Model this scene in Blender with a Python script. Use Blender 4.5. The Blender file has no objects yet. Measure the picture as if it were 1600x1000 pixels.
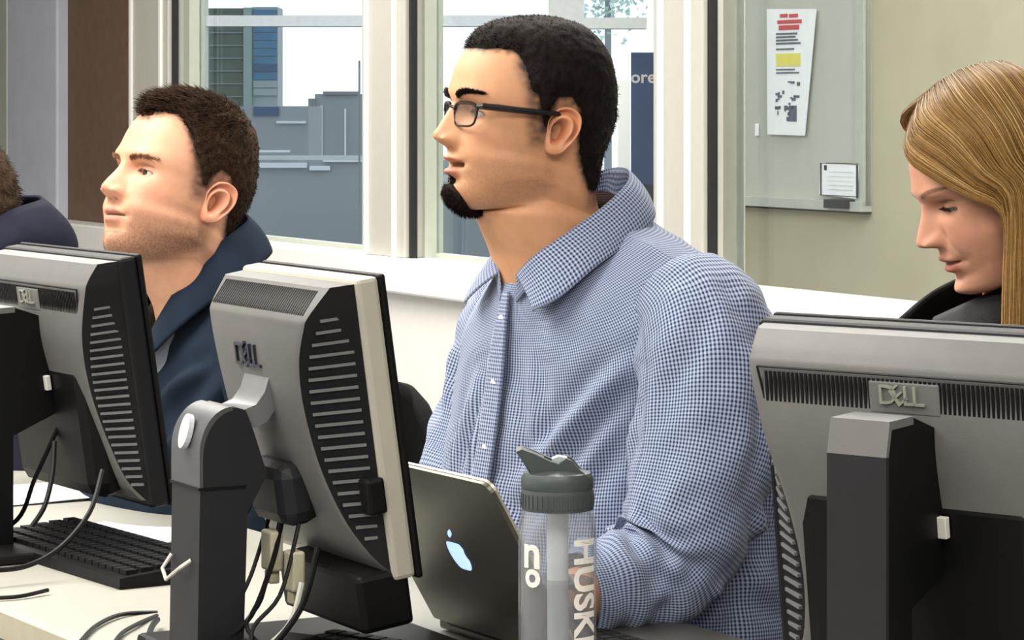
import bpy, bmesh, math, random
import numpy as np
from mathutils import Vector, Matrix, noise

scene = bpy.context.scene
COL = scene.collection
random.seed(7)
RNG = np.random.default_rng(7)

# ------------------------------------------------------------------ camera
CAMZ, F, HOR = 1.32, 4500.0, 170.0          # camera height, focal length (px of 1600), horizon row
cam_d = bpy.data.cameras.new('camera')
cam = bpy.data.objects.new('camera', cam_d)
COL.objects.link(cam)
cam.location = (0, 0, CAMZ)
cam.rotation_euler = (math.pi / 2, 0, 0)
cam_d.sensor_width = 36
cam_d.lens = F * 36 / 1600
cam_d.shift_y = -(500 - HOR) / 1600
cam_d.clip_end = 3000
scene.camera = cam

# ------------------------------------------------------------------ world, lights, exposure
world = bpy.data.worlds.new('overcast_sky')
scene.world = world
world.use_nodes = True
bg = world.node_tree.nodes['Background']
bg.inputs[0].default_value = (0.97, 0.985, 1.0, 1)
bg.inputs[1].default_value = 1.55

def area(name, loc, size, power, color=(1, 0.96, 0.9), rot=(0, 0, 0)):
    l = bpy.data.lights.new(name, 'AREA')
    l.shape = 'RECTANGLE'
    l.size, l.size_y = size
    l.energy = power
    l.color = color
    o = bpy.data.objects.new(name, l)
    COL.objects.link(o)
    o.location = loc
    o.rotation_euler = rot
    return o
area('ceiling_or_fill_light', (-1.5, 3.6, 2.70), (1.2, 2.4), 128)
area('ceiling_or_fill_light', (0.3, 4.6, 2.70), (0.6, 1.2), 50)
area('ceiling_or_fill_light', (-1.4, 6.6, 2.70), (1.2, 1.8), 75)
area('ceiling_or_fill_light', (0.6, 1.0, 2.70), (1.2, 1.2), 55)  # camera-side fill, strengthened to soften the faces
area('ceiling_or_fill_light', (-1.4, 0.8, 2.70), (1.2, 1.2), 50)  # added fill from the camera side, no known fixture
area('ceiling_or_fill_light', (1.15, 5.75, 2.70), (0.5, 1.8), 60)
area('ceiling_or_fill_light', (-0.6, 11.0, 2.70), (2.4, 1.2), 130)  # added lamp that brightens the backlit outer beam and mullion
area('ceiling_or_fill_light', (0.2, 8.3, 2.70), (0.6, 1.8), 30)

scene.view_settings.view_transform = 'Standard'
scene.view_settings.look = 'None'
scene.view_settings.gamma = 1
scene.view_settings.use_curve_mapping = False
scene.view_settings.exposure = 0.0

# ------------------------------------------------------------------ helpers
def lin(c):
    if isinstance(c, str):
        c = [int(c[i:i + 2], 16) / 255 for i in (0, 2, 4)]
    return tuple(x / 12.92 if x <= 0.04045 else ((x + 0.055) / 1.055) ** 2.4 for x in c)

MATS = {}
def mat(name, hexcol, rough=0.5, metal=0.0, var=0.06, scale=40, bump=0.0, bscale=200, emit=None, spec=0.5, coat=0):
    if name in MATS:
        return MATS[name]
    m = bpy.data.materials.new(name)
    m.use_nodes = True
    nt = m.node_tree
    b = nt.nodes['Principled BSDF']
    b.inputs['Roughness'].default_value = rough
    b.inputs['Metallic'].default_value = metal
    b.inputs['Specular IOR Level'].default_value = spec
    b.inputs['Coat Weight'].default_value = coat
    c = lin(hexcol)
    tc = nt.nodes.new('ShaderNodeTexCoord')
    nz = nt.nodes.new('ShaderNodeTexNoise')
    nz.inputs['Scale'].default_value = scale
    nz.inputs['Detail'].default_value = 4
    nt.links.new(tc.outputs['Object'], nz.inputs['Vector'])
    rp = nt.nodes.new('ShaderNodeValToRGB')
    rp.color_ramp.elements[0].position = 0.3
    rp.color_ramp.elements[1].position = 0.7
    rp.color_ramp.elements[0].color = (*[x * (1 - var) for x in c], 1)
    rp.color_ramp.elements[1].color = (*[min(1, x * (1 + var)) for x in c], 1)
    nt.links.new(nz.outputs['Fac'], rp.inputs['Fac'])
    nt.links.new(rp.outputs['Color'], b.inputs['Base Color'])
    if bump:
        n2 = nt.nodes.new('ShaderNodeTexNoise')
        n2.inputs['Scale'].default_value = bscale
        nt.links.new(tc.outputs['Object'], n2.inputs['Vector'])
        bp = nt.nodes.new('ShaderNodeBump')
        bp.inputs['Strength'].default_value = bump
        bp.inputs['Distance'].default_value = 0.002
        nt.links.new(n2.outputs['Fac'], bp.inputs['Height'])
        nt.links.new(bp.outputs['Normal'], b.inputs['Normal'])
    if emit:
        b.inputs['Emission Color'].default_value = (*lin(emit[0]), 1)
        b.inputs['Emission Strength'].default_value = emit[1]
    MATS[name] = m
    return m

def glass_mat(name, tint=(0.92, 0.96, 0.95), refl=1.45, rough=0.02, milk=0.0):
    m = bpy.data.materials.new(name)
    m.use_nodes = True
    nt = m.node_tree
    nt.nodes.remove(nt.nodes['Principled BSDF'])
    out = nt.nodes['Material Output']
    tr = nt.nodes.new('ShaderNodeBsdfTransparent')
    tr.inputs[0].default_value = (*tint, 1)
    gl = nt.nodes.new('ShaderNodeBsdfGlossy')
    gl.inputs['Roughness'].default_value = rough
    lw = nt.nodes.new('ShaderNodeLayerWeight')
    pw = nt.nodes.new('ShaderNodeMath'); pw.operation = 'POWER'; pw.inputs[1].default_value = 5
    fr = nt.nodes.new('ShaderNodeMath'); fr.operation = 'MULTIPLY_ADD'
    fr.inputs[1].default_value = 0.9; fr.inputs[2].default_value = ((refl - 1) / (refl + 1)) ** 2
    nt.links.new(lw.outputs['Facing'], pw.inputs[0]); nt.links.new(pw.outputs[0], fr.inputs[0])
    mx = nt.nodes.new('ShaderNodeMixShader')
    nt.links.new(fr.outputs[0], mx.inputs[0])
    body = tr.outputs[0]
    if milk:
        df = nt.nodes.new('ShaderNodeBsdfDiffuse'); df.inputs[0].default_value = (.75, .76, .78, 1)
        m2 = nt.nodes.new('ShaderNodeMixShader'); m2.inputs[0].default_value = milk
        nt.links.new(tr.outputs[0], m2.inputs[1]); nt.links.new(df.outputs[0], m2.inputs[2])
        body = m2.outputs[0]
    nt.links.new(body, mx.inputs[1])
    nt.links.new(gl.outputs[0], mx.inputs[2])
    nt.links.new(mx.outputs[0], out.inputs[0])
    MATS[name] = m
    return m

def attr_mat(name, rough=0.5, sss=0.0, bump=0.0, bscale=900, stretch=None, spec=0.4, var=0.0, vscale=60):
    """Base colour comes from the mesh's own colour attribute, with fine grain on top."""
    m = bpy.data.materials.new(name)
    m.use_nodes = True
    nt = m.node_tree
    b = nt.nodes['Principled BSDF']
    b.inputs['Roughness'].default_value = rough
    b.inputs['Specular IOR Level'].default_value = spec
    a = nt.nodes.new('ShaderNodeAttribute')
    a.attribute_name = 'Col'
    tc = nt.nodes.new('ShaderNodeTexCoord')
    src = a.outputs['Color']
    if var:
        nz = nt.nodes.new('ShaderNodeTexNoise')
        nz.inputs['Scale'].default_value = vscale
        nz.inputs['Detail'].default_value = 5
        nt.links.new(tc.outputs['Object'], nz.inputs['Vector'])
        mr = nt.nodes.new('ShaderNodeMapRange')
        mr.inputs['From Min'].default_value = 0.3
        mr.inputs['From Max'].default_value = 0.7
        mr.inputs['To Min'].default_value = 1 - var
        mr.inputs['To Max'].default_value = 1 + var
        nt.links.new(nz.outputs['Fac'], mr.inputs['Value'])
        mm = nt.nodes.new('ShaderNodeVectorMath')
        mm.operation = 'SCALE'
        nt.links.new(src, mm.inputs[0])
        nt.links.new(mr.outputs[0], mm.inputs['Scale'])
        src = mm.outputs[0]
    nt.links.new(src, b.inputs['Base Color'])
    if sss:
        b.inputs['Subsurface Weight'].default_value = sss
        b.inputs['Subsurface Radius'].default_value = (1.0, 0.4, 0.2)
        b.inputs['Subsurface Scale'].default_value = 0.006
    if bump:
        n2 = nt.nodes.new('ShaderNodeTexNoise')
        n2.inputs['Scale'].default_value = bscale
        mp = nt.nodes.new('ShaderNodeMapping')
        if stretch:
            mp.inputs['Scale'].default_value = stretch
        nt.links.new(tc.outputs['Object'], mp.inputs['Vector'])
        nt.links.new(mp.outputs[0], n2.inputs['Vector'])
        bp = nt.nodes.new('ShaderNodeBump')
        bp.inputs['Strength'].default_value = bump
        bp.inputs['Distance'].default_value = 0.002
        nt.links.new(n2.outputs['Fac'], bp.inputs['Height'])
        nt.links.new(bp.outputs['Normal'], b.inputs['Normal'])
    MATS[name] = m
    return m

def check_mat(name, p=0.0041):
    """Fine blue and white woven check, from the cloth's own UV in metres."""
    m = bpy.data.materials.new(name)
    m.use_nodes = True
    nt = m.node_tree
    b = nt.nodes['Principled BSDF']
    b.inputs['Roughness'].default_value = 0.85
    b.inputs['Specular IOR Level'].default_value = 0.2
    b.inputs['Sheen Weight'].default_value = 0.15
    uv = nt.nodes.new('ShaderNodeUVMap')
    uv.uv_map = 'UVMap'
    sp = nt.nodes.new('ShaderNodeSeparateXYZ')
    nt.links.new(uv.outputs[0], sp.inputs[0])
    def band(sock, period):
        d = nt.nodes.new('ShaderNodeMath'); d.operation = 'MULTIPLY'; d.inputs[1].default_value = 2 * math.pi / period
        s = nt.nodes.new('ShaderNodeMath'); s.operation = 'SINE'
        r = nt.nodes.new('ShaderNodeMapRange')
        r.inputs['From Min'].default_value = -0.35
        r.inputs['From Max'].default_value = 0.35
        nt.links.new(sock, d.inputs[0]); nt.links.new(d.outputs[0], s.inputs[0]); nt.links.new(s.outputs[0], r.inputs['Value'])
        return r.outputs[0]
    bu, bv = band(sp.outputs[0], p), band(sp.outputs[1], p * 1.15)
    w = nt.nodes.new('ShaderNodeMath'); w.operation = 'MULTIPLY'; w.inputs[1].default_value = 0.6
    nt.links.new(bu, w.inputs[0])
    ad = nt.nodes.new('ShaderNodeMath'); ad.operation = 'MULTIPLY_ADD'; ad.inputs[1].default_value = 0.4
    nt.links.new(bv, ad.inputs[0]); nt.links.new(w.outputs[0], ad.inputs[2])
    rp = nt.nodes.new('ShaderNodeValToRGB')
    rp.color_ramp.elements[0].color = (*lin('b0bcd4'), 1)
    rp.color_ramp.elements[1].color = (*lin('1f2d55'), 1)
    nt.links.new(ad.outputs[0], rp.inputs['Fac'])
    nt.links.new(rp.outputs[0], b.inputs['Base Color'])
    MATS[name] = m
    return m

def link(o, parent=None):
    COL.objects.link(o)
    if parent:
        o.parent = parent
    return o

def mesh_obj(name, verts, faces, m, parent=None, smooth=False, col=None, uv=None, mats=None, fmat=None):
    me = bpy.data.meshes.new(name)
    me.from_pydata([tuple(v) for v in verts], [], [tuple(int(i) for i in f) for f in faces])
    me.materials.append(MATS[m] if isinstance(m, str) else m)
    for x in (mats or []):
        me.materials.append(MATS[x])
    if fmat is not None:
        me.polygons.foreach_set('material_index', np.asarray(fmat, dtype=np.int32))
    if smooth:
        me.polygons.foreach_set('use_smooth', np.ones(len(me.polygons), dtype=bool))
    if col is not None:
        a = me.color_attributes.new('Col', 'FLOAT_COLOR', 'POINT')
        c4 = np.ones((len(verts), 4), dtype=np.float32)
        c4[:, :3] = col
        a.data.foreach_set('color', c4.ravel())
    if uv is not None:                      # per-face-corner array
        l = me.uv_layers.new(name='UVMap')
        l.data.foreach_set('uv', np.asarray(uv, dtype=np.float32).ravel())
    me.update()
    return link(bpy.data.objects.new(name, me), parent)

class MB:
    """collects simple solids, built as one mesh"""
    def __init__(s):
        s.v, s.f, s.mi = [], [], []
    def add(s, v, f, mi=0, M=None):
        o = len(s.v)
        s.v += [tuple(M @ Vector(p)) if M else tuple(p) for p in v]
        s.f += [tuple(i + o for i in q) for q in f]
        s.mi += [mi] * len(f)
        return s
    def box(s, x0, x1, y0, y1, z0, z1, mi=0, M=None, bev=0.0):
        if bev:
            bm = bmesh.new()
            bmesh.ops.create_cube(bm, size=1)
            for v in bm.verts:
                v.co = ((x0 + x1) / 2 + v.co.x * (x1 - x0), (y0 + y1) / 2 + v.co.y * (y1 - y0), (z0 + z1) / 2 + v.co.z * (z1 - z0))
            bmesh.ops.bevel(bm, geom=bm.edges[:], offset=bev, segments=2, affect='EDGES', profile=0.5)
            bm.verts.index_update()
            s.add([v.co[:] for v in bm.verts], [[v.index for v in f.verts] for f in bm.faces], mi, M)
            bm.free()
            return s
        v = [(x, y, z) for z in (z0, z1) for y in (y0, y1) for x in (x0, x1)]
        return s.add(v, [(0, 2, 3, 1), (4, 5, 7, 6), (0, 1, 5, 4), (2, 6, 7, 3), (0, 4, 6, 2), (1, 3, 7, 5)], mi, M)
    def tube(s, pts, r, n=8, mi=0, caps=True):
        pts = [Vector(p) for p in pts]
        rs = r if isinstance(r, (list, tuple)) else [r] * len(pts)
        up = Vector((0, 0, 1))
        v = []
        prev = None
        for i, p in enumerate(pts):
            t = (pts[min(i + 1, len(pts) - 1)] - pts[max(i - 1, 0)]).normalized()
            if prev is None:
                a = t.cross(up if abs(t.z) < 0.9 else Vector((1, 0, 0))).normalized()
            else:
                a = (prev - t * prev.dot(t)).normalized()
            prev = a
            b = t.cross(a)
            for k in range(n):
                an = 2 * math.pi * k / n
                v.append(p + (a * math.cos(an) + b * math.sin(an)) * rs[i])
        f = []
        for i in range(len(pts) - 1):
            for k in range(n):
                f.append((i * n + k, i * n + (k + 1) % n, (i + 1) * n + (k + 1) % n, (i + 1) * n + k))
        if caps:
            f.append(tuple(range(n))[::-1]); f.append(tuple(range((len(pts) - 1) * n, len(pts) * n)))
        return s.add(v, f, mi)
    def lathe(s, prof, n=32, c=(0, 0), mi=0):
        v, f = [], []
        for (r, z) in prof:
            for k in range(n):
                a = 2 * math.pi * k / n
                v.append((c[0] + r * math.cos(a), c[1] + r * math.sin(a), z))
        for i in range(len(prof) - 1):
            for k in range(n):
                f.append((i * n + k, i * n + (k + 1) % n, (i + 1) * n + (k + 1) % n, (i + 1) * n + k))
        return s.add(v, f, mi)
    def prism(s, poly, x0, x1, mi=0, axis='x'):
        """polygon in (a, b) extruded along an axis; axis x: (y,z), axis y: (x,z), axis z: (x,y)"""
        n = len(poly)
        def P(t, a, b):
            return {'x': (t, a, b), 'y': (a, t, b), 'z': (a, b, t)}[axis]
        v = [P(x0, *p) for p in poly] + [P(x1, *p) for p in poly]
        f = [tuple(range(n))[::-1], tuple(range(n, 2 * n))] + [(i, (i + 1) % n, n + (i + 1) % n, n + i) for i in range(n)]
        return s.add(v, f, mi)
    def build(s, name, m, parent=None, smooth=False, mats=None):
        o = mesh_obj(name, s.v, s.f, m, parent, mats=mats, fmat=s.mi if mats else None)
        bm = bmesh.new(); bm.from_mesh(o.data)
        bmesh.ops.recalc_face_normals(bm, faces=bm.faces[:])
        bm.to_mesh(o.data); bm.free()
        if smooth:
            o.data.polygons.foreach_set('use_smooth', np.ones(len(o.data.polygons), dtype=bool))
            o.data.set_sharp_from_angle(angle=math.radians(40))
        return o

def tag(o, label, cat, group=None):
    o['label'] = label; o['category'] = cat
    if group: o['group'] = group
    return o
def struct(o, label=None, cat=None):
    o['kind'] = 'structure'
    if label: o['label'] = label
    if cat: o['category'] = cat
    return o
def empty(name, loc=(0, 0, 0), rz=0.0):
    o = bpy.data.objects.new(name, None)
    o.empty_display_size = 0.1
    o.location = loc; o.rotation_euler = (0, 0, rz)
    return link(o)

def spline(pts, n, closed=False):
    """Catmull-Rom through points"""
    P = np.array(pts, float)
    k = len(P)
    out = []
    segs = k if closed else k - 1
    for t in np.linspace(0, segs, n, endpoint=not closed):
        i = min(int(t), segs - 1); u = t - i
        g = (lambda j: P[j % k]) if closed else (lambda j: P[min(max(j, 0), k - 1)])
        a, b, c, d = g(i - 1), g(i), g(i + 1), g(i + 2)
        out.append(0.5 * ((2 * b) + (c - a) * u + (2 * a - 5 * b + 4 * c - d) * u * u + (3 * b - a - 3 * c + d) * u ** 3))
    return np.array(out)

def text_mesh(txt, size, extrude, bold=0.0):
    cu = bpy.data.curves.new('t', 'FONT')
    cu.body = txt; cu.size = size; cu.extrude = extrude; cu.resolution_u = 3; cu.offset = bold
    cu.align_x = 'CENTER'; cu.align_y = 'CENTER'
    o = bpy.data.objects.new('t', cu)
    COL.objects.link(o)
    dg = bpy.context.evaluated_depsgraph_get()
    me = o.evaluated_get(dg).to_mesh()
    v = [tuple(x.co) for x in me.vertices]; f = [tuple(p.vertices) for p in me.polygons]
    o.to_mesh_clear()
    bpy.data.objects.remove(o); bpy.data.curves.remove(cu)
    return v, f

def at(px, py, d):
    """point of the room seen at a photograph position, at a chosen distance in metres"""
    return Vector(((px - 800) / F * d, d, CAMZ - (py - HOR) / F * d))

sstep = lambda a, b, x: (lambda t: t * t * (3 - 2 * t))(np.clip((x - a) / (b - a), 0, 1))

# ------------------------------------------------------------------ materials
mat('white_paint', 'f1efe9', 0.55, var=0.02)
mat('sill_paint', 'f7f6f2', 0.35, var=0.015)
mat('frame_paint', 'bdbbb1', 0.45, var=0.02)
mat('sash_paint', 'b6bbae', 0.4, var=0.03)
mat('gasket', '15171b', 0.6)
mat('column_paint', 'c4c8d6', 0.6, var=0.04, scale=12)
mat('brown_panel', '6b5544', 0.75, var=0.10, scale=25)
mat('olive_wall', 'b1a78e', 0.7, var=0.05, scale=6)
mat('whiteboard', 'b3b4ab', 0.35, var=0.02)
mat('board_rim', 'bfc0b8', 0.35, metal=0.3)
mat('paper', 'e9e9ee', 0.8, var=0.03)
mat('print_red', 'c2404a', 0.8)
mat('print_yellow', 'dcd063', 0.8)
mat('print_grey', '55586a', 0.8, var=0.3)
mat('carpet', '5d5f66', 0.95, var=0.2, scale=120, bump=0.4)
mat('ceiling_tile', 'e8e7e2', 0.9, var=0.03)
mat('desk_top', 'a6a59b', 0.42, var=0.02)
mat('desk_edge', 'bcb49b', 0.5, var=0.05)
mat('desk_metal', '77787a', 0.4, metal=0.6)
mat('grey_plastic', '6c6b69', 0.5, var=0.04, bump=0.10, bscale=900)
mat('dark_plastic', '151517', 0.5, var=0.08, bump=0.10, bscale=700, spec=0.25)
mat('black_plastic', '0a0a0b', 0.5, var=0.1, spec=0.22)
mat('rib_plastic', '6f706f', 0.42)
mat('bezel_silver', 'b9b5a6', 0.42, var=0.03)
mat('neck_silver', '7e7f80', 0.35, metal=0.25, var=0.04)
mat('column_dark', '252528', 0.48, var=0.06, spec=0.28)
mat('column_lit', '4e4f52', 0.42, var=0.04)
mat('button_silver', 'e9ebee', 0.25, metal=0.1)
mat('logo_dark', '2b2d3b', 0.4)
mat('logo_pale', '9f9f92', 0.4, metal=0.3)
mat('screen', '0c0d10', 0.15)
mat('label_white', 'dedbd0', 0.6)
mat('cable_black', '0a0a0b', 0.5, spec=0.25)
mat('connector', 'c9c3a6', 0.5)
mat('laptop_alu', '6d6a62', 0.36, metal=0.75, var=0.03)
mat('laptop_glow', 'dfe9ff', 0.4, emit=('9dbcff', 1.6))
mat('laptop_rim', 'cfc8b2', 0.3, metal=0.6)
mat('key_black', '131315', 0.55, spec=0.25)
mat('cap_grey', '454e4e', 0.45, var=0.05)
mat('bite_clear', 'b7c0c0', 0.3)
mat('straw', 'dfe2e2', 0.4)
mat('print_white', 'efe9e2', 0.6)
mat('chair_black', '0b0b0c', 0.85, var=0.2, bump=0.3, bscale=500, spec=0.12)
mat('navy_cloth', '1d2836', 0.9, var=0.14, scale=25, bump=0.2, bscale=600, spec=0.15)
mat('navy_dark', '1d1e2c', 0.9, var=0.15, scale=25, bump=0.2, bscale=600, spec=0.15)
mat('grey_tee', '9aa2ac', 0.9, var=0.1, spec=0.2)
mat('white_tee', 'e6e6ea', 0.9, var=0.05, spec=0.2)
mat('black_cloth', '1e1e20', 0.8, var=0.2, scale=60, bump=0.3, bscale=500)
mat('pants_black', '17181c', 0.85, var=0.2, spec=0.2)
mat('shoe', '1a1a1a', 0.5)
mat('button_white', 'e8e8ec', 0.3)
mat('frame_black', '17151a', 0.25)
mat('eye_white', 'd9d3cd', 0.2)
mat('iris', '2c1c14', 0.1)
mat('lash', '1a120e', 0.6)
mat('tower_green', '42564f', 0.6, var=0.1, scale=0.3)
mat('tower_pale', '7f9696', 0.6)
mat('tower_blue', '2c688f', 0.3, var=0.12, scale=0.3)
mat('tower_blue_dark', '1f4a72', 0.3)
mat('tower_grey', '8797a0', 0.5)
mat('roof_grey', '848e96', 0.7, var=0.06, scale=0.1)
mat('roof_grey_dark', '707a82', 0.7, var=0.06, scale=0.1)
mat('roof_light', 'c9d2dc', 0.5)
mat('mullion_grey', 'd0d4dc', 0.5)
mat('mullion_warm', 'dcdddb', 0.5)
mat('banner_blue', '2c4a78', 0.7, var=0.25, scale=4)
mat('banner_dark', '1a2238', 0.7)
mat('leaf_teal', 'a9c9c4', 0.7, var=0.25, scale=2)
mat('ground_grey', '8a8f92', 0.9)
glass_mat('window_glass', (0.90, 0.94, 0.95), 1.42)
glass_mat('bottle_plastic', (0.93, 0.94, 0.95), 1.45, 0.06, .10)
glass_mat('water', (0.72, 0.73, 0.74), 1.3)
glass_mat('lens', (0.94, 0.95, 0.96), 1.45)
attr_mat('skin', 0.48, sss=0.12, bump=0.12, bscale=700, var=0.05, vscale=70, spec=0.35)
attr_mat('hair', 0.75, bump=0.35, bscale=420, stretch=(1, 1, 0.35), var=0.25, vscale=300, spec=0.15)
attr_mat('long_hair', 0.42, var=0.15, vscale=200, spec=0.45)
check_mat('check_cloth')
check_mat('check_cloth_inner')

# ------------------------------------------------------------------ the glazed wall
SILL = 0.95
_A = at(440, 377, (CAMZ - SILL) * F / (377 - HOR)); _B = at(1435, 482, (CAMZ - SILL) * F / (482 - HOR))
WA = Vector((_A.x, _A.y, 0)); WD = Vector((_B.x - _A.x, _B.y - _A.y, 0)).normalized()      # along the wall
WN = Vector((WD.y, -WD.x, 0))
if WN.y > 0: WN = -WN                                                                     # towards the room
WM = Matrix(((WD.x, WN.x, 0, WA.x), (WD.y, WN.y, 0, WA.y), (0, 0, 1, 0), (0, 0, 0, 1)))   # (s, t, z) -> world
def wall_s(px, t=0.0):
    r = Vector(((px - 800) / F, 1, 0))
    o = WA + WN * t
    # o + s*WD = k*r
    det = WD.x * (-r.y) - (-r.x) * WD.y
    return ((-o.x) * (-r.y) - (-r.x) * (-o.y)) / det
def wbox(name, s0, s1, t0, t1, z0, z1, m, parent=None, bev=0):
    return MB().box(s0, s1, t0, t1, z0, z1, bev=bev, M=WM).build(name, m, parent)

S_L, S_R = wall_s(-900), 9.6
FT = 0.085                                               # room face of the frames
wall = struct(wbox('wall_back', S_L, S_R, -0.06, FT, 0, SILL - 0.02, 'white_paint'))
struct(wbox('wall_back_header', S_L, S_R, -0.06, FT, 2.35, 2.75, 'white_paint'))
sill = struct(wbox('trim_1', S_L, S_R, -0.02, FT + 0.035, SILL - 0.085, SILL, 'sill_paint', bev=0.006))

posts = []
for i, (a, b, c) in enumerate([(200, 262, 313), (565, 632, 684), (1020, 1097, 1151)]):
    s0, s1 = wall_s(a, FT), wall_s(b, FT)
    p = struct(wbox(f'trim_{i + 2}', s0, s1, -0.02, FT, SILL, 2.36, 'frame_paint', bev=0.004))
    wbox('frame_bead', s0 + 0.03, s0 + 0.045, FT, FT + 0.008, SILL + .001, 2.35, 'sill_paint', p)
    wbox('frame_bead', s1 - 0.06, s1 - 0.045, FT, FT + 0.008, SILL + .001, 2.35, 'sill_paint', p)
    wbox('gasket', s1 + 0.001, s1 + 0.012, FT - 0.03, FT - 0.012, SILL, 2.35, 'gasket', p)
    w = wall_s(c, 0.0)
    wbox('sash_stile', s1, w, -0.015, 0.035, SILL, 2.35, 'sash_paint', p)
    posts.append((s0, s1, w))
s_end = 9.5
openings = [(posts[0][2], posts[1][0]), (posts[1][2], posts[2][0]), (posts[2][2], s_end)]
for i, (s0, s1) in enumerate(openings):
    g = struct(wbox(f'window_{i + 1}', s0, s1, -0.003, 0.003, SILL, 2.35, 'window_glass'))
    wbox('bottom_bead', s0, s1, -0.015, 0.012, SILL, SILL + 0.012, 'sash_paint', g)
# left end of the wall: brown infill panel and grey column
struct(wbox('wall_back_panel', wall_s(90, .02), posts[0][0], 0.0, 0.02, SILL, 2.35, 'brown_panel'))
struct(wbox('trim_5', posts[0][0] - .012, posts[0][0] - .001, 0.02, 0.045, SILL, 2.35, 'gasket'))
struct(wbox('wall_back_column', wall_s(11, .06), wall_s(88, .06), 0.0, 0.06, SILL, 2.75, 'column_paint', bev=.008))
struct(wbox('wall_left', S_L, wall_s(10, .04), 0.0, 0.04, SILL, 2.75, 'sash_paint'))

struct(MB().box(-14, 14, -4, 18, -0.05, 0, 0).build('floor', 'carpet'))
struct(MB().box(-9, 9, -4, 16, 2.75, 2.8, 0).build('ceiling', 'ceiling_tile'))
struct(MB().box(-3.6, 9, -3.1, -3, 0, 2.75, 0).build('wall_front', 'white_paint'))
struct(MB().box(-3.7, -3.6, -3.1, 16, 0, 2.75, 0).build('wall_side', 'white_paint'))
struct(MB().box(3.75, 3.85, -3.1, -.2, 0, 2.75, 0).build('wall_right', 'white_paint'))

# ------------------------------------------------------------------ room behind the right pane
OT = -0.95
olive = struct(wbox('wall_olive', wall_s(1085, OT), 9.0, OT - 0.1, OT, 0, 2.75, 'olive_wall'))
def wpt(px, py, t):
    s = wall_s(px, t); p = WA + WD * s + WN * t
    return s, CAMZ - (py - HOR) / F * p.y
bs0 = wall_s(1090, OT); bs1, bz0 = wpt(1362, 322, OT)
wb = empty('whiteboard'); wb.matrix_world = WM @ Matrix.Translation((bs0, OT, bz0))
def on_board(name, s0, s1, t0, t1, z0, z1, m, par=None, bev=0):
    return MB().box(s0 - bs0, s1 - bs0, t0, t1, z0 - bz0, z1 - bz0, bev=bev).build(name, m, par or wb)
on_board('panel', bs0, bs1, 0.002, 0.018, bz0, 2.3, 'whiteboard')
on_board('frame', bs1 - 0.035, bs1, 0.0, 0.026, bz0, 2.3, 'board_rim')
on_board('pen_tray', bs0, bs1, 0.0, 0.035, bz0 - 0.014, bz0 + 0.010, 'board_rim')
on_board('tray_shade_strip', bs0, bs1, 0.0, 0.02, bz0 - 0.02, bz0 - 0.014, 'gasket')  # solid dark strip standing in for shade below the tray
on_board('tray_end_cap', bs1 - .14, bs1 - .045, 0.0, 0.05, bz0 - 0.008, bz0 + 0.014, 'column_dark')
tag(wb, 'pale whiteboard with aluminium pen tray on the olive wall behind the pane', 'whiteboard')

def board_sheet(name, c, label, cat):
    """sheet hung on the board: corners given as photograph positions on the board's plane"""
    t = OT + 0.027
    P = [wpt(x, y, t) for x, y in c]
    e = empty(name); s0 = min(p[0] for p in P); z0 = min(p[1] for p in P)
    e.matrix_world = WM @ Matrix.Translation((s0, t, z0))
    poly = [(p[0] - s0, p[1] - z0) for p in P]
    MB().prism(poly, 0, 0.002, axis='y').build('sheet', 'paper', e)
    tag(e, label, cat)
    def put(nm, x0, y0, x1, y1, m):
        a = wpt(x0, y0, t); b = wpt(x1, y1, t)
        return MB().box(a[0] - s0, b[0] - s0, 0.0022, 0.003, min(a[1], b[1]) - z0, max(a[1], b[1]) - z0).build(nm, m, e)
    return e, put
e, put = board_sheet('pinned_poster', [(1199, 14), (1276, 14), (1258, 212), (1200, 210)], 'long white flyer with red heading and yellow band pinned to the whiteboard', 'poster')
for (x0, y0, x1, y1) in [(1220, 22, 1232, 27), (1234, 22, 1248, 27), (1216, 32, 1254, 36), (1218, 40, 1250, 46)]:
    put('heading_line', x0, y0, x1, y1, 'print_red')
put('yellow_band', 1214, 84, 1252, 103, 'print_yellow')
for y in (52, 57, 62, 67, 76, 108, 113):
    put('text_line', 1214, y, 1212 + random.randint(30, 42), y + 1.6, 'print_grey')
for k in range(26):
    x, y = random.uniform(1210, 1248), random.uniform(122, 200)
    put('picture_mark', x, y, x + random.uniform(2, 7), y + random.uniform(2, 7), 'print_grey')
put('picture_mark', 1234, 165, 1246, 190, 'print_grey')
e, put = board_sheet('notice_card', [(1283, 253), (1342, 259), (1340, 311), (1281, 304)], 'small white notice card with black border in the whiteboard corner', 'notice')
for (x0, y0, x1, y1) in [(1283, 254, 1342, 257), (1283, 254, 1285, 305), (1339, 258, 1342, 310), (1282, 304, 1341, 308)]:
    put('border_line', x0, y0, x1, y1, 'gasket')
put('notice_mark', 1289, 258, 1293, 266, 'gasket')
for k in range(5):
    put('text_line', 1296, 268 + k * 7, 1334, 269.5 + k * 7, 'print_grey')
sc = MB().box(-.006, .006, 0, .008, -.016, .016, bev=.002).build('wall_switch', 'paper')
s, z = wpt(1185, 203, OT + .019); sc.matrix_world = WM @ Matrix.Translation((s, OT + .019, z))
tag(sc, 'tiny white magnet stuck on the whiteboard beside the flyer', 'magnet')
sc.name = 'board_magnet'

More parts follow.
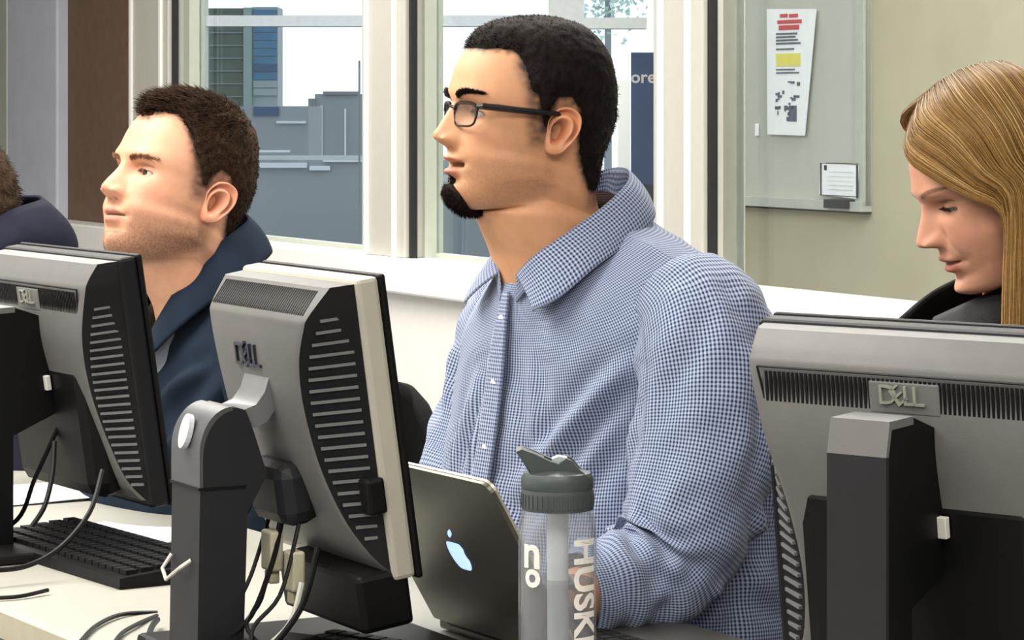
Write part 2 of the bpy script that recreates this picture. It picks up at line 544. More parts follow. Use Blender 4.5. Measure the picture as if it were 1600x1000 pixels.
# ------------------------------------------------------------------ outer glazing and the city beyond
DG = 13.0
def gbox(name, x0, y0, x1, y1, m, d=DG, th=0.12, parent=None):
    a, b = at(x0, y0, d), at(x1, y1, d)
    return MB().box(a.x, b.x, d, d + th, min(a.z, b.z), max(a.z, b.z)).build(name, m, parent)
og = gbox('wall_outer_transom', 120, 24, 905, 41, 'mullion_grey'); struct(og)
zt = at(0, -170, DG).z
struct(MB().box(at(858, 0, DG).x, at(912, 0, DG).x, DG - .05, DG + .15, 0, 2.75).build('wall_outer_mullion', 'mullion_warm'))
struct(MB().box(at(912, 0, DG).x, at(1010, 0, DG).x, DG - .05, DG + .1, at(0, 45, DG).z, at(0, 28, DG).z).build('wall_outer_rail', 'mullion_warm'))
struct(MB().box(at(312, 0, DG).x, at(322, 0, DG).x, DG - .05, DG + .1, 0, 2.75).build('wall_outer_post', 'mullion_grey'))
jd = 11.5
struct(MB().box(at(966, 0, jd).x, at(985, 0, jd).x, jd, jd + .1, 0, at(0, 125, jd).z).build('door_1', 'white_paint'))
# blue pull-up banner in the corridor
bd = 10.2
b0, b1 = at(986, 330, bd), at(1060, 82, bd)
ban = empty('pull_up_banner', ((b0.x + b1.x) / 2, bd, 0))
hw = (b1.x - b0.x) / 2
MB().box(-hw, hw, 0, .01, .1, b1.z).build('banner_cloth', 'banner_blue', ban)
MB().box(-hw, hw, -.004, -.001, .12, at(0, 288, bd).z).build('lower_print', 'banner_dark', ban)
MB().box(-hw - .02, hw + .02, -.06, .07, 0, .1, bev=.01).build('base', 'desk_metal', ban)
tv, tf = text_mesh('ore', 0.062, 0.001, .0012)
tz = at(0, 121, bd).z
MB().add(tv, tf, M=Matrix.Translation((at(1005, 0, bd).x - (b0.x + b1.x) / 2, -.004, tz)) @ Matrix.Rotation(math.pi / 2, 4, 'X')).build('banner_lettering', 'print_white', ban)
tag(ban, 'dark blue pull-up banner with white lettering beyond the middle pane', 'banner')

GZ = -60.0
struct(MB().box(-1500, 1500, 120, 2500, GZ - 1, GZ).build('ground', 'ground_grey'))
def tower():
    d = 650.0
    e = empty('office_tower', (at(380, 0, d).x, d, GZ))
    e_x = e.location.x
    def bx(nm, x0, y0, x1, y1, m, dy0=0.0, dy1=14.0, z0=None):
        a, b = at(x0, y0, d), at(x1, y1, d)
        return MB().box(a.x - e_x, b.x - e_x, dy0, dy1, (b.z if z0 is None else z0) - GZ, a.z - GZ).build(nm, m, e)
    bx('green_wing', 325, 13, 381, 200, 'tower_green', z0=GZ)
    bx('corner_pier', 381, 12, 394, 200, 'tower_pale', -1, 13, z0=GZ)
    bx('glass_wing', 394, 11, 434, 200, 'tower_grey', 0, 14, z0=GZ)
    ys = np.linspace(14, 150, 12)
    for k in range(11):
        m = ['tower_blue', 'tower_blue_dark', 'tower_blue'][k % 3] if (k < 4 or 6 <= k < 9) else 'tower_grey'
        if k in (4, 5): m = 'tower_blue'
        bx('window_band', 396, ys[k] + .8, 433, ys[k + 1] - .8, m, -.5, 0)
    for y in np.linspace(30, 150, 7):
        bx('floor_line', 327, y, 380, y + 2, 'roof_grey_dark', -.4, 0)
    tag(e, 'tall narrow tower with green wing and blue glass bands seen through window', 'building')
tower()
def block(name, x0, x1, ytop, d, m, label, extra=()):
    a, b = at(x0, ytop, d), at(x1, ytop, d)
    e = empty(name, (a.x, d, GZ))
    w = b.x - a.x
    MB().box(0, w, 0, 30, 0, a.z - GZ).build('wall', m, e)
    for (nm, ex0, ey0, ex1, ey1, em, th) in extra:
        p, q = at(ex0, ey0, d), at(ex1, ey1, d)
        MB().box(p.x - a.x, q.x - a.x, -th, 1, min(p.z, q.z) - GZ, max(p.z, q.z) - GZ).build(nm, em, e)
    tag(e, label, 'building')
    return e
block('stepped_building', 492, 600, 147, 520, 'roof_grey', 'grey stepped building with a flat roof under the white sky',
      [('side_block', 482, 154, 493, 300, 'roof_grey_dark', .5), ('wall_band', 500, 165, 504, 250, 'roof_light', .3),
       ('wall_band', 538, 170, 541, 250, 'roof_light', .3), ('roof_edge', 505, 143, 560, 148, 'roof_grey_dark', .6)])
block('low_building', 150, 482, 166, 430, 'roof_grey', 'long low grey building with a dark window at its roof line',
      [('dark_window', 396, 167, 436, 181, 'tower_blue_dark', .3), ('ledge', 432, 189, 478, 193, 'roof_light', .5)])
block('flat_roof_building', -50, 780, 250, 300, 'roof_grey', 'wide grey flat roof with pale pipes below the stepped building',
      [('pipe', 400, 235, 452, 238, 'roof_light', .6), ('pipe', 400, 254, 480, 262, 'roof_light', .6), ('pipe', 484, 259, 516, 266, 'roof_light', .5),
       ('pipe', 505, 250, 566, 253, 'roof_light', .5)])
block('plain_grey_building', 660, 1200, 285, 260, 'roof_grey_dark', 'plain dark grey building low in the middle window', [('roof_edge', 660, 283, 900, 287, 'roof_grey', .4)])
d = 250.0
ant = MB().tube([at(561.5, 95, d), at(561.5, 260, d) - Vector((0, 0, 40))], .10, 6).build('antenna_mast', 'roof_grey_dark')
tag(ant, 'thin grey mast rising beside the stepped building', 'mast')
def far_tree(px, py, d, r):
    c = at(px, py, d)
    e = empty('far_tree', (c.x, d, GZ))
    m = MB()
    for k in range(260):
        a = Vector(RNG.normal(0, 1, 3)).normalized() * r * RNG.uniform(.3, 1)
        s = r * .09
        b = Vector(RNG.normal(0, 1, 3)).normalized(); cc = a.cross(b).normalized()
        p = a + Vector((0, 0, c.z - GZ))
        m.add([p + b * s, p - b * s * .4 + cc * s * .7, p - b * s * .4 - cc * s * .7], [(0, 1, 2)])
    o = m.build('foliage', 'leaf_teal', e); o['kind'] = 'stuff'
    MB().tube([(0, 0, 0), (0, 0, c.z - GZ)], [.5, .2], 6).build('trunk', 'roof_grey_dark', e)
    tag(e, 'pale teal tree crown seen beyond the upper rail of the middle window', 'tree')
far_tree(950, 0, 160, 2.6)

# ------------------------------------------------------------------ desk
DZ = 0.72
DA = math.radians(59)
DU = Vector((math.cos(DA), -math.sin(DA), 0))            # along the row, to the right and nearer
DB = Vector((math.sin(DA), math.cos(DA), 0))             # across the desk, away from the camera side
D0 = at(60, 978, F / 1347); D0.z = 0
def desk_pt(p):                                          # (along, across) of a world point
    r = Vector((p[0] - D0.x, p[1] - D0.y, 0)); return r.dot(DU), r.dot(DB)
desk = empty('long_desk', (D0.x, D0.y, 0), -DA)
L0, L1, DW = -1.6, 1.75, 0.55
MB().box(L0, L1, 0.004, DW, DZ - .03, DZ, bev=.003).build('desk_top', 'desk_top', desk)
MB().box(L0, L1, -0.002, 0.004, DZ - .032, DZ - .001).build('edge_band', 'desk_edge', desk)
for x in (L0 + .1, -.4, .75, L1 - .1):
    for y in (.06, DW - .06):
        MB().box(x - .02, x + .02, y - .02, y + .02, 0, DZ - .03).build('leg', 'desk_metal', desk)
MB().box(L0 + .1, L1 - .1, .05, .07, DZ - .09, DZ - .03).build('rail', 'desk_metal', desk)
tag(desk, 'long pale grey desk with beige edge carrying the monitors', 'desk')

# ------------------------------------------------------------------ monitors
def slats(x0, x1, z0, z1, y, n, parent, name, m, th=.002, w=None):
    b = MB()
    st = (x1 - x0) / n
    for k in range(n):
        b.box(x0 + k * st + st * .22, x0 + k * st + st * .78, y - th, y, z0, z1)
    return b.build(name, m, parent)

def dell(parent, size, x, y, z, m, depth=.0015, tilt=-38):
    M0 = Matrix.Translation((x, y, z)) @ Matrix.Rotation(math.pi / 2, 4, 'X')
    for ch, dx, rot in (('D', -1.05, 0), ('E', -.33, tilt), ('L', .36, 0), ('L', .98, 0)):
        v, f = text_mesh(ch, size, depth)
        M = M0 @ Matrix.Translation((dx * size * .62, 0, 0)) @ Matrix.Rotation(math.radians(-rot), 4, 'Z') @ Matrix.Diagonal((1.12, 1, 1, 1))
        MB().add(v, f, M=M).build('logo_letter', m, parent)

def hump(parent, W, H, prof, m_face, m_side, sides=('face', 'side')):
    """back shell: prof rows (v, half width of the back face, depth, top inset); side facets slope from the back face to the rim"""
    rows = spline(prof, 40)
    v, f, mi = [], [], []
    for (t, wb, dp) in rows:
        z = -H / 2 + t * H
        rim = W / 2 - .006
        v += [(-rim, -.012, z), (-wb - .004, -.012 - dp + .003, z), (-wb + .003, -.012 - dp, z), (wb - .003, -.012 - dp, z), (wb + .004, -.012 - dp + .003, z), (rim, -.012, z)]
    n = len(rows)
    for i in range(n - 1):
        for k in range(5):
            f.append((i * 6 + k, i * 6 + k + 1, (i + 1) * 6 + k + 1, (i + 1) * 6 + k))
            mi.append(1 if k in (0, 4) else 0)
    f.append(tuple(range(6))[::-1]); mi.append(1)
    f.append(tuple(range((n - 1) * 6, n * 6))); mi.append(0)
    o = mesh_obj('back_shell', v, f, m_face, parent, mats=[m_side], fmat=mi, smooth=True)
    o.data.set_sharp_from_angle(angle=math.radians(28))
    return o, rows

def side_ribs(parent, rows, W, H, side, n, v0, v1, m):
    rim = W / 2 - .014
    for k in range(n):
        t = v0 + (v1 - v0) * (k + .5) / n
        i = min(int(t * 39), 38)
        wb = np.interp(t, rows[:, 0], rows[:, 1]); dp = np.interp(t, rows[:, 0], rows[:, 2])
        z = -H / 2 + t * H
        a = Vector((side * (wb + .009), -.012 - dp * (1 - .009 / (W / 2 - wb)), z)); b = Vector((side * rim, -.012 - dp * .13, z))
        if (b - a).length < .008 or side * (b.x - a.x) < .004: continue
        nrm = Vector((b.y - a.y, -(b.x - a.x), 0)).normalized()
        if nrm.y > 0: nrm = -nrm
        h = .0016
        V = [a - nrm * .002 + Vector((0, 0, -h)), b - nrm * .002 + Vector((0, 0, -h)), b + nrm * .003 + Vector((0, 0, -h)), a + nrm * .003 + Vector((0, 0, -h))]
        V += [p + Vector((0, 0, 2 * h)) for p in V]
        MB().add(V, [(0, 1, 2, 3), (4, 5, 6, 7), (0, 1, 5, 4), (1, 2, 6, 5), (2, 3, 7, 6), (3, 0, 4, 7)]).build('vent_rib', m, parent)

def screen_head(parent, W, H, bezel_m):
    b = MB()
    b.box(-W / 2, W / 2, -.014, .012, -H / 2, H / 2, bev=.005)
    fr = b.build('bezel', bezel_m, parent)
    MB().box(-W / 2 - .0015, W / 2 + .0015, .012, .020, -H / 2 - .002, H / 2 + .0015, bev=.003).build('front_frame', 'black_plastic', parent)
    MB().box(-W / 2 + .02, W / 2 - .02, .0195, .0212, -H / 2 + .022, H / 2 - .02).build('screen', 'screen', parent)
    return fr

def monitor(kind, top_world, alpha, tau, W, H, label):
    """top_world: world position of the middle of the head's top edge"""
    a = math.radians(alpha)
    ux, vy = Vector((math.cos(a), -math.sin(a), 0)), Vector((math.sin(a), math.cos(a), 0))
    tilt = math.radians(tau)
    hz = top_world.z - H / 2 * math.cos(tilt)            # centre height
    c = Vector((top_world.x, top_world.y, 0)) + vy * (H / 2 * math.sin(tilt))
    root = empty('computer_monitor', (c.x, c.y, DZ), -a)
    head = empty('screen_head'); head.parent = root
    head.location = (0, 0, hz - DZ); head.rotation_euler = (tilt, 0, 0)
    # bake the head tilt into the parts so that they hang straight under the monitor
    parts_from = len(bpy.data.objects)
    before = set(bpy.data.objects)
    if kind == 'A':
        screen_head(head, W, H, 'bezel_silver')
        prof = [(0.03, W * .47, .006), (.10, W * .43, .022), (.22, W * .37, .038), (.4, W * .335, .053), (.6, W * .33, .062), (.75, W * .355, .064), (.86, W * .40, .060), (.90, W * .415, .055), (.985, W * .445, .030)]
        o, rows = hump(head, W, H, prof, 'grey_plastic', 'dark_plastic')
        # vents on the sloping upper band
        b = MB(); n = 44
        for k in range(n):
            x = -W * .405 + (W * .81) * (k + .5) / n
            for (t0, t1) in ((.905, .975),):
                d0, d1 = np.interp(t0, rows[:, 0], rows[:, 2]), np.interp(t1, rows[:, 0], rows[:, 2])
                z0, z1 = -H / 2 + t0 * H, -H / 2 + t1 * H
                w = W * .81 / n * .27
                b.add([(x - w, -.0122 - d0 - .0008, z0), (x + w, -.0122 - d0 - .0008, z0), (x + w, -.0122 - d1 - .0008, z1), (x - w, -.0122 - d1 - .0008, z1),
                       (x - w, -.0122 - d0 + .004, z0), (x + w, -.0122 - d0 + .004, z0), (x + w, -.0122 - d1 + .004, z1), (x - w, -.0122 - d1 + .004, z1)],
                      [(0, 1, 2, 3), (4, 5, 6, 7), (0, 1, 5, 4), (1, 2, 6, 5), (2, 3, 7, 6), (3, 0, 4, 7)])
        b.build('vent_slots', 'black_plastic', head)
        dell(head, .036, -.012, -.012 - .0650, H * .245, 'logo_dark', .002)
        side_ribs(head, rows, W, H, 1, 21, .09, .90, 'rib_plastic')
        side_ribs(head, rows, W, H, -1, 21, .09, .90, 'rib_plastic')
        MB().box(W / 2 - .02, W / 2 + .004, -.034, -.012, -H * .27, -H * .15, bev=.004).build('side_port_block', 'black_plastic', head)
        MB().box(-.06, W / 2 - .004, -.055, .006, -H / 2 - .050, -H / 2 + .012, bev=.006).build('connector_bay', 'black_plastic', head)
        MB().box(-.045, .055, -.088, -.040, -.105, -.035, bev=.016).build('hinge_housing', 'column_dark', head)
        yb = -.012 - .064
    else:
        screen_head(head, W, H, 'dark_plastic')
        prof = [(0.03, W * .45, .006), (.12, W * .39, .020), (.3, W * .355, .034), (.5, W * .36, .048), (.7, W * .40, .056), (.88, W * .44, .050), (.93, W * .445, .044), (.99, W * .45, .028)]
        o, rows = hump(head, W, H, prof, 'grey_plastic', 'dark_plastic')
        zc = H * .335
        y = -.012 - .0525
        poly = [(-W * .42, zc + .022), (W * .42, zc + .022), (W * .40, zc - .016), (.05, zc - .016), (.036, zc - .028), (-.036, zc - .028), (-.05, zc - .016), (-W * .40, zc - .016)]
        b = MB()
        for i in range(len(poly)):
            p, q = Vector((poly[i][0], y, poly[i][1])), Vector((poly[(i + 1) % len(poly)][0], y, poly[(i + 1) % len(poly)][1]))
            b.tube([p, q], .0012, 5)
        b.build('grille_outline', 'dark_plastic', head)
        slats(-W * .40, W * .40, zc - .012, zc + .018, y, 62, head, 'vent_slots', 'black_plastic', .0012)
        MB().box(-.038, .038, y - .002, y + .004, zc - .014, zc + .016, bev=.0015).build('logo_plate', 'grey_plastic', head)
        slats(-.036, .036, zc - .026, zc - .012, y, 14, head, 'lower_vent_slots', 'black_plastic', .0012)
        dell(head, .026, 0, y - .002, zc + .003, 'logo_pale', .002)
        side_ribs(head, rows, W, H, 1, 26, .08, .93, 'rib_plastic')
        side_ribs(head, rows, W, H, -1, 26, .08, .93, 'rib_plastic')
        MB().box(-.135, .135, -.064, -.012, -H / 2 + .012, H * .10, bev=.022).build('mount_housing', 'black_plastic', head)
        MB().box(.012, .040, -.073, -.066, -.01, .010, bev=.001).build('cable_tab', 'label_white', head)
        yb = -.06
    bpy.context.view_layer.update()
    # head parts become direct parts of the monitor
    for o in [x for x in bpy.data.objects if x.parent == head]:
        M = Matrix.Translation(head.location) @ Matrix.Rotation(tilt, 4, 'X')
        o.data.transform(M); o.parent = root
    bpy.data.objects.remove(head)
    hc = hz - DZ
    # stand, in the monitor's own frame: -y is the side away from the sitter
    if kind == 'A':
        zt = hc + H * .02                                  # where the neck meets the back
        cy = yb - .089                                     # outer face of the column
        top = hc + .004
        arc = [(cy + .038 - .038 * math.cos(t), top - .036 + .050 * math.sin(t)) for t in np.linspace(0, math.pi * .62, 14)]
        body = [(cy - .004, .012), (cy, top - .036)] + arc + [(yb - .028, top - .012), (yb - .012, top - .06), (yb - .035, top - .10), (yb - .04, .012)]
        MB().prism(body, -.041, .041).build('column', 'column_dark', root, smooth=True)
        neck = [(yb + .002, zt + .062), (yb - .006, zt + .045), (yb - .012, zt + .026), (yb - .022, zt + .013), (yb - .036, zt + .008), (cy + .040, top + .015), (cy + .02, top + .010)]
        neck_in = [(y + .012, z - .02) for (y, z) in neck[::-1]]
        MB().prism(neck + neck_in, -.034, .034).build('neck', 'neck_silver', root, smooth=True)
        strip = [(cy - .0015, top - .070), (cy - .0015, top - .036)] + [(y - .0015, z + .0015) for y, z in arc[:11]]
        strip += [(y + .004, z - .004) for y, z in strip[::-1]]
        MB().prism(strip, -.0415, .0415).build('column_facing', 'column_lit', root, smooth=True)  # paler strip: light on the outer face put into its colour
        ov = MB(); n = 20
        ov.add([(.012 * math.cos(2 * math.pi * k / n) + .004, 0, .019 * math.sin(2 * math.pi * k / n)) for k in range(n)] + [(.012 * math.cos(2 * math.pi * k / n) + .004, .006, .019 * math.sin(2 * math.pi * k / n)) for k in range(n)],
               [tuple(range(n))] + [(k, (k + 1) % n, n + (k + 1) % n, n + k) for k in range(n)], M=Matrix.Translation((0, cy - .005, top - .012)) @ Matrix.Rotation(math.radians(-14), 4, 'X'))
        ov.build('release_button', 'button_silver', root)
        MB().box(-.0422, .0422, cy - .003, yb - .037, top - .073, top - .070).build('column_seam', 'black_plastic', root)
        MB().tube([(-.034, cy - .004, top - .150), (-.036, cy - .014, top - .165), (-.02, cy - .016, top - .175), (.012, cy - .012, top - .158), (.018, cy - .002, top - .150)], .0022, 6).build('cable_clip', 'label_white', root)
        MB().box(-.13, .13, cy - .01, .13, 0.0005, .014, bev=.006).build('base_plate', 'black_plastic', root)  # plate enlarged at the rear, its black standing in for desk shade
    else:
        cy = yb - .098
        top = hc + H * .27
        prof2 = [(cy, .012), (cy, top - .028), (cy + .006, top), (cy + .045, top + .002), (yb + .012, top - .02), (yb + .012, top - .14), (cy + .042, top - .17), (cy + .042, .012)]
        MB().prism(prof2, -.031, .031).build('column', 'black_plastic', root)
        cap = [(cy - .0015, top - .03), (cy + .0045, top + .0015), (cy + .044, top + .0035), (cy + .044, top - .004), (cy + .008, top - .006), (cy + .003, top - .03)]
        MB().prism(cap, -.0315, .0315).build('column_cap', 'grey_plastic', root)
        MB().box(-.0315, .0315, cy - .0015, cy + .003, .014, top - .03).build('column_facing', 'column_dark', root)
        MB().box(-.12, .12, cy - .03, .06, 0.0005, .014, bev=.006).build('base_plate', 'black_plastic', root)
    tag(root, label, 'monitor', 'computer monitors along the desk')
    return root, c, a

W_M, H_M = .375, .335
def top_mid(px, py, S, alpha, side, W):
    """middle of the top edge, from the seen position of its right (+1) or left (-1) corner"""
    p = at(px, py, F / S); a = math.radians(alpha)
    return p - Vector((math.cos(a), -math.sin(a), 0)) * (W / 2 * side)
monA, mA_c, mA_a = monitor('A', top_mid(575, 434, 1480, 62, 1, .315), 62, 8, .315, .325, 'grey monitor with silver curved neck and oval button on its stand')
monL, mL_c, mL_a = monitor('B', top_mid(200, 402, 1190, 58, 1, .40), 58, 8.5, .40, H_M, 'monitor with black stand next to the keyboard and white papers')
monR, mR_c, mR_a = monitor('B', top_mid(1197, 494, 1600, 40, -1, .39), 40, 7, .39, .345, 'dark monitor with grille logo in front of the blonde woman')

# ------------------------------------------------------------------ cables, keyboards, papers
def on_desk(px, py, lift=0.0):
    S = (py - HOR) / (CAMZ - DZ - lift)
    return at(px, py, F / S)
def cable(pts, r, label, m='cable_black', name='cable', n=24):
    P = spline([tuple(p) for p in pts], n)
    o = MB().tube([tuple(p) for p in P], r, 7).build(name, m, smooth=True)
    tag(o, label, 'cable', 'cables behind the monitors')
def mp(root, x, y, z):
    return root.matrix_world @ Vector((x, y, z))
bpy.context.view_layer.update()
zb = mA_c and .05
cable([mp(monA, -.04, -.07, .17), mp(monA, -.05, -.09, .12), mp(monA, -.03, -.13, .05), mp(monA, .0, -.17, .006), mp(monA, .0, -.26, .005)], .0034, 'thick black cable curving down beside the curved-neck column')
cable([mp(monA, .02, -.06, .16), mp(monA, .03, -.08, .10), mp(monA, .04, -.12, .04), mp(monA, .02, -.2, .006), mp(monA, -.01, -.33, .004)], .003, 'black cable hanging below the pale plug of the curved-neck monitor')
cable([mp(monA, .09, -.05, .13), mp(monA, .10, -.08, .06), mp(monA, .08, -.14, .006), mp(monA, .06, -.25, .005)], .0035, 'black cable dropping at the screen end of the curved-neck monitor')
cable([mp(monA, .07, -.06, .09), mp(monA, .075, -.075, .05), mp(monA, .07, -.10, .025), mp(monA, .05, -.115, .008)], .0035, 'short pale cable end under the curved-neck monitor', 'label_white')
cable([on_desk(245, 957), on_desk(190, 960, .004), on_desk(150, 978, .004), on_desk(125, 1003, .004)], .0026, 'thin black cable looping on the bare desk corner')
cable([on_desk(245, 962), on_desk(215, 975, .004), on_desk(190, 990, .004), on_desk(175, 1010, .004)], .0026, 'thin black cable just inside the loop on the desk corner')
cable([on_desk(246, 968, .01), on_desk(236, 982, .012), on_desk(230, 1010, .008)], .0036, 'thick black cable running along the foot of the curved-neck column')
cable([on_desk(-20, 935, .004), on_desk(30, 932, .004), on_desk(75, 922, .006)], .0026, 'thin black cable lying at the end of the black base plate')
for (x, y, z, w) in ((.012, -.070, .118, .014), (.050, -.060, .100, .012)):
    b = MB(); b.box(-w, w, -.008, .008, -.022, .022, bev=.003); b.box(-w * .6, w * .6, -.006, .006, -.036, -.022, bev=.002)
    o = b.build('cable_plug', 'connector'); o.matrix_world = monA.matrix_world @ Matrix.Translation((x, y, z))
    tag(o, 'larger cream video plug under the curved-neck monitor' if w > .013 else 'smaller cream plug hanging lower under the curved-neck monitor', 'plug', 'cream plugs under the monitor')
pb = MB().box(-.035, .035, -.055, .055, .0005, .032, bev=.006).build('power_brick', 'black_plastic')
pb.location = mp(monA, .07, -.10, 0); pb.rotation_euler = (0, 0, -mA_a + .5)
tag(pb, 'black power brick on the desk under the curved-neck monitor', 'power brick')
for k, (x0, x1, lab) in enumerate(((-.03, .055, 'thin dark cable running from column to power brick'), (.05, .10, 'thin dark cable curling over the power brick'), (.0, .12, 'thin dark cable trailing past the connector bay'))):
    cable([mp(monA, x0, -.055, .15), mp(monA, x0 + .02, -.085, .09 - .01 * k), mp(monA, (x0 + x1) / 2, -.12, .045), mp(monA, x1, -.15 + .02 * k, .010), mp(monA, x1 + .05, -.19, .005)], .0024, lab)
# cables of the black-stand monitor
cable([mp(monL, .03, -.05, .17), mp(monL, .02, -.08, .10), mp(monL, .0, -.10, .04), mp(monL, -.03, -.16, .01)], .0032, 'black cable hanging from the monitor next to the keyboard')
cable([at(160, 735, 3.75), at(140, 800, 3.7), at(95, 855, 3.66), at(40, 885, 3.63), at(-20, 892, 3.6)], .0034, 'long black cable sweeping past the near corner of the keyboard')
cable([at(85, 690, 3.8), at(82, 740, 3.78), at(70, 790, 3.76), at(50, 822, 3.75)], .0034, 'black cable hanging in front of the white paper behind the keyboard')

def keyboard(px, py, rz, label):
    p = on_desk(px, py, .01)
    e = empty('keyboard', (p.x, p.y, DZ), rz)
    MB().prism([(-.075, .001), (.075, .001), (.075, .026), (-.075, .014)], -.22, .22).build('body', 'black_plastic', e)
    b = MB()
    for r in range(6):
        for k in range(21):
            x = -.208 + k * .0199; y = -.06 + r * .0215
            z = .014 + (y + .075) / .15 * .012
            b.box(x, x + .0165, y, y + .017, z, z + .006)
    o = b.build('keys', 'key_black', e); o['kind'] = 'stuff'
    tag(e, label, 'keyboard')
keyboard(152, 866, -DA + .05, 'black keyboard beside the curved-neck column with white sheets behind it')
keyboard(690, 1062, -DA + math.radians(20), 'black keyboard in front of the silver laptop')
def paper(px, py, rz, label, w=.21, h=.297, lift=.001):
    p = on_desk(px, py)
    b = MB(); n = 8
    v = [(w * (i / n - .5), h * (j / n - .5), lift + .003 * math.sin(i * .7) * math.cos(j * .5) + .003) for j in range(n + 1) for i in range(n + 1)]
    v += [(x, y, z - .0012) for x, y, z in v]
    q = (n + 1) ** 2
    f = [(j * (n + 1) + i, j * (n + 1) + i + 1, (j + 1) * (n + 1) + i + 1, (j + 1) * (n + 1) + i) for j in range(n) for i in range(n)]
    f += [tuple(k + q for k in t[::-1]) for t in f]
    o = mesh_obj('paper_sheet', v, f, 'paper', smooth=True)
    o.location = (p.x, p.y, DZ); o.rotation_euler = (0, 0, rz)
    tag(o, label, 'paper')
paper(80, 772, -DA, 'white paper sheet at the desk edge farther from the keyboard')
paper(195, 838, -DA + .5, 'short white sheet touching the black keyboard', .2, .16)
paper(430, 1002, -DA + .1, 'small white sheet in front of the curved-neck column', .1, .08)

# ------------------------------------------------------------------ laptop
def laptop():
    S = 1430.0
    al = math.radians(60); tau = math.radians(30)
    W, H, TH = .325, .227, .007
    c = at(725, 868, F / S)                                # centre of the lid
    vy = Vector((math.sin(al), math.cos(al), 0))
    e = empty('laptop', (0, 0, 0), -al)
    hz = .018
    hinge = Vector((c.x, c.y, 0)) + vy * (H / 2 * math.sin(tau))
    e.location = (hinge.x, hinge.y, DZ)
    M = Matrix.Translation((0, 0, hz)) @ Matrix.Rotation(tau, 4, 'X')
    def rr(w, h, r, n=6):
        out = []
        for cx, cz, a0 in ((w / 2 - r, h - r, 0), (-w / 2 + r, h - r, 90), (-w / 2 + .004, .004, 180), (w / 2 - .004, .004, 270)):
            q = r if a0 < 180 else .004
            for k in range(n + 1):
                a = math.radians(a0 + 90 * k / n); out.append((cx + q * math.cos(a), cz + q * math.sin(a)))
        return out
    o = MB().prism(rr(W, H, .014), -TH, 0, axis='y').build('lid', 'laptop_alu', e); o.data.transform(M)
    o = MB().prism(rr(W + .0012, H + .0006, .0142), -TH * .35, 0.0004, axis='y').build('lid_rim', 'laptop_rim', e); o.data.transform(M)
    o = MB().box(-W / 2 + .012, W / 2 - .012, .0004, .0012, .016, H - .012).build('display', 'screen', e); o.data.transform(M)
    # glowing fruit emblem: bitten body and leaf
    body = []
    for k in range(72):
        a = 2 * math.pi * k / 72
        x = .0205 * math.sin(a) * (1 + .05 * math.cos(2 * a)); z = .0215 * math.cos(a)
        if math.cos(a) > .75: z -= .004 * (math.cos(a) - .75) / .25 * 1.2
        if math.cos(a) < -.85: z += .0025 * (-math.cos(a) - .85) / .15
        bx, bz, br = .0265, .003, .0105
        dd = math.hypot(x - bx, z - bz)
        if dd < br: x, z = bx + (x - bx) / dd * br, bz + (z - bz) / dd * br
        body.append((x, z))
    em = MB().prism(body, -TH - .0006, -TH + .0005, axis='y')
    leaf = [(.001 + .004 * math.sin(t) + .009 * t / math.pi, .0235 + .012 * t / math.pi - (.0 if True else 0)) for t in np.linspace(0, math.pi, 8)]
    leaf += [(.001 - .001 + .010 * t / math.pi - .004 * math.sin(t), .0235 + .012 * t / math.pi) for t in np.linspace(math.pi, 0, 8)][1:-1]
    em.prism(leaf, -TH - .0006, -TH + .0005, axis='y')
    o = em.build('glowing_emblem', 'laptop_glow', e); o.data.transform(Matrix.Translation((0, 0, 0)) @ M @ Matrix.Translation((0, 0, H / 2)))
    MB().box(-W / 2, W / 2, .0, .225, .002, .016, bev=.004).build('base', 'laptop_alu', e)
    b = MB()
    for r in range(5):
        for k in range(14):
            b.box(-.135 + k * .0195, -.135 + k * .0195 + .0165, .03 + r * .019, .046 + r * .019, .016, .0172)
    o = b.build('keys', 'key_black', e); o['kind'] = 'stuff'
    MB().tube([(-W / 2 + .03, 0, hz - .002), (W / 2 - .03, 0, hz - .002)], .006, 10).build('hinge', 'black_plastic', e)
    tag(e, 'open silver laptop with a glowing emblem on its lid', 'laptop')
    return e
lap = laptop()

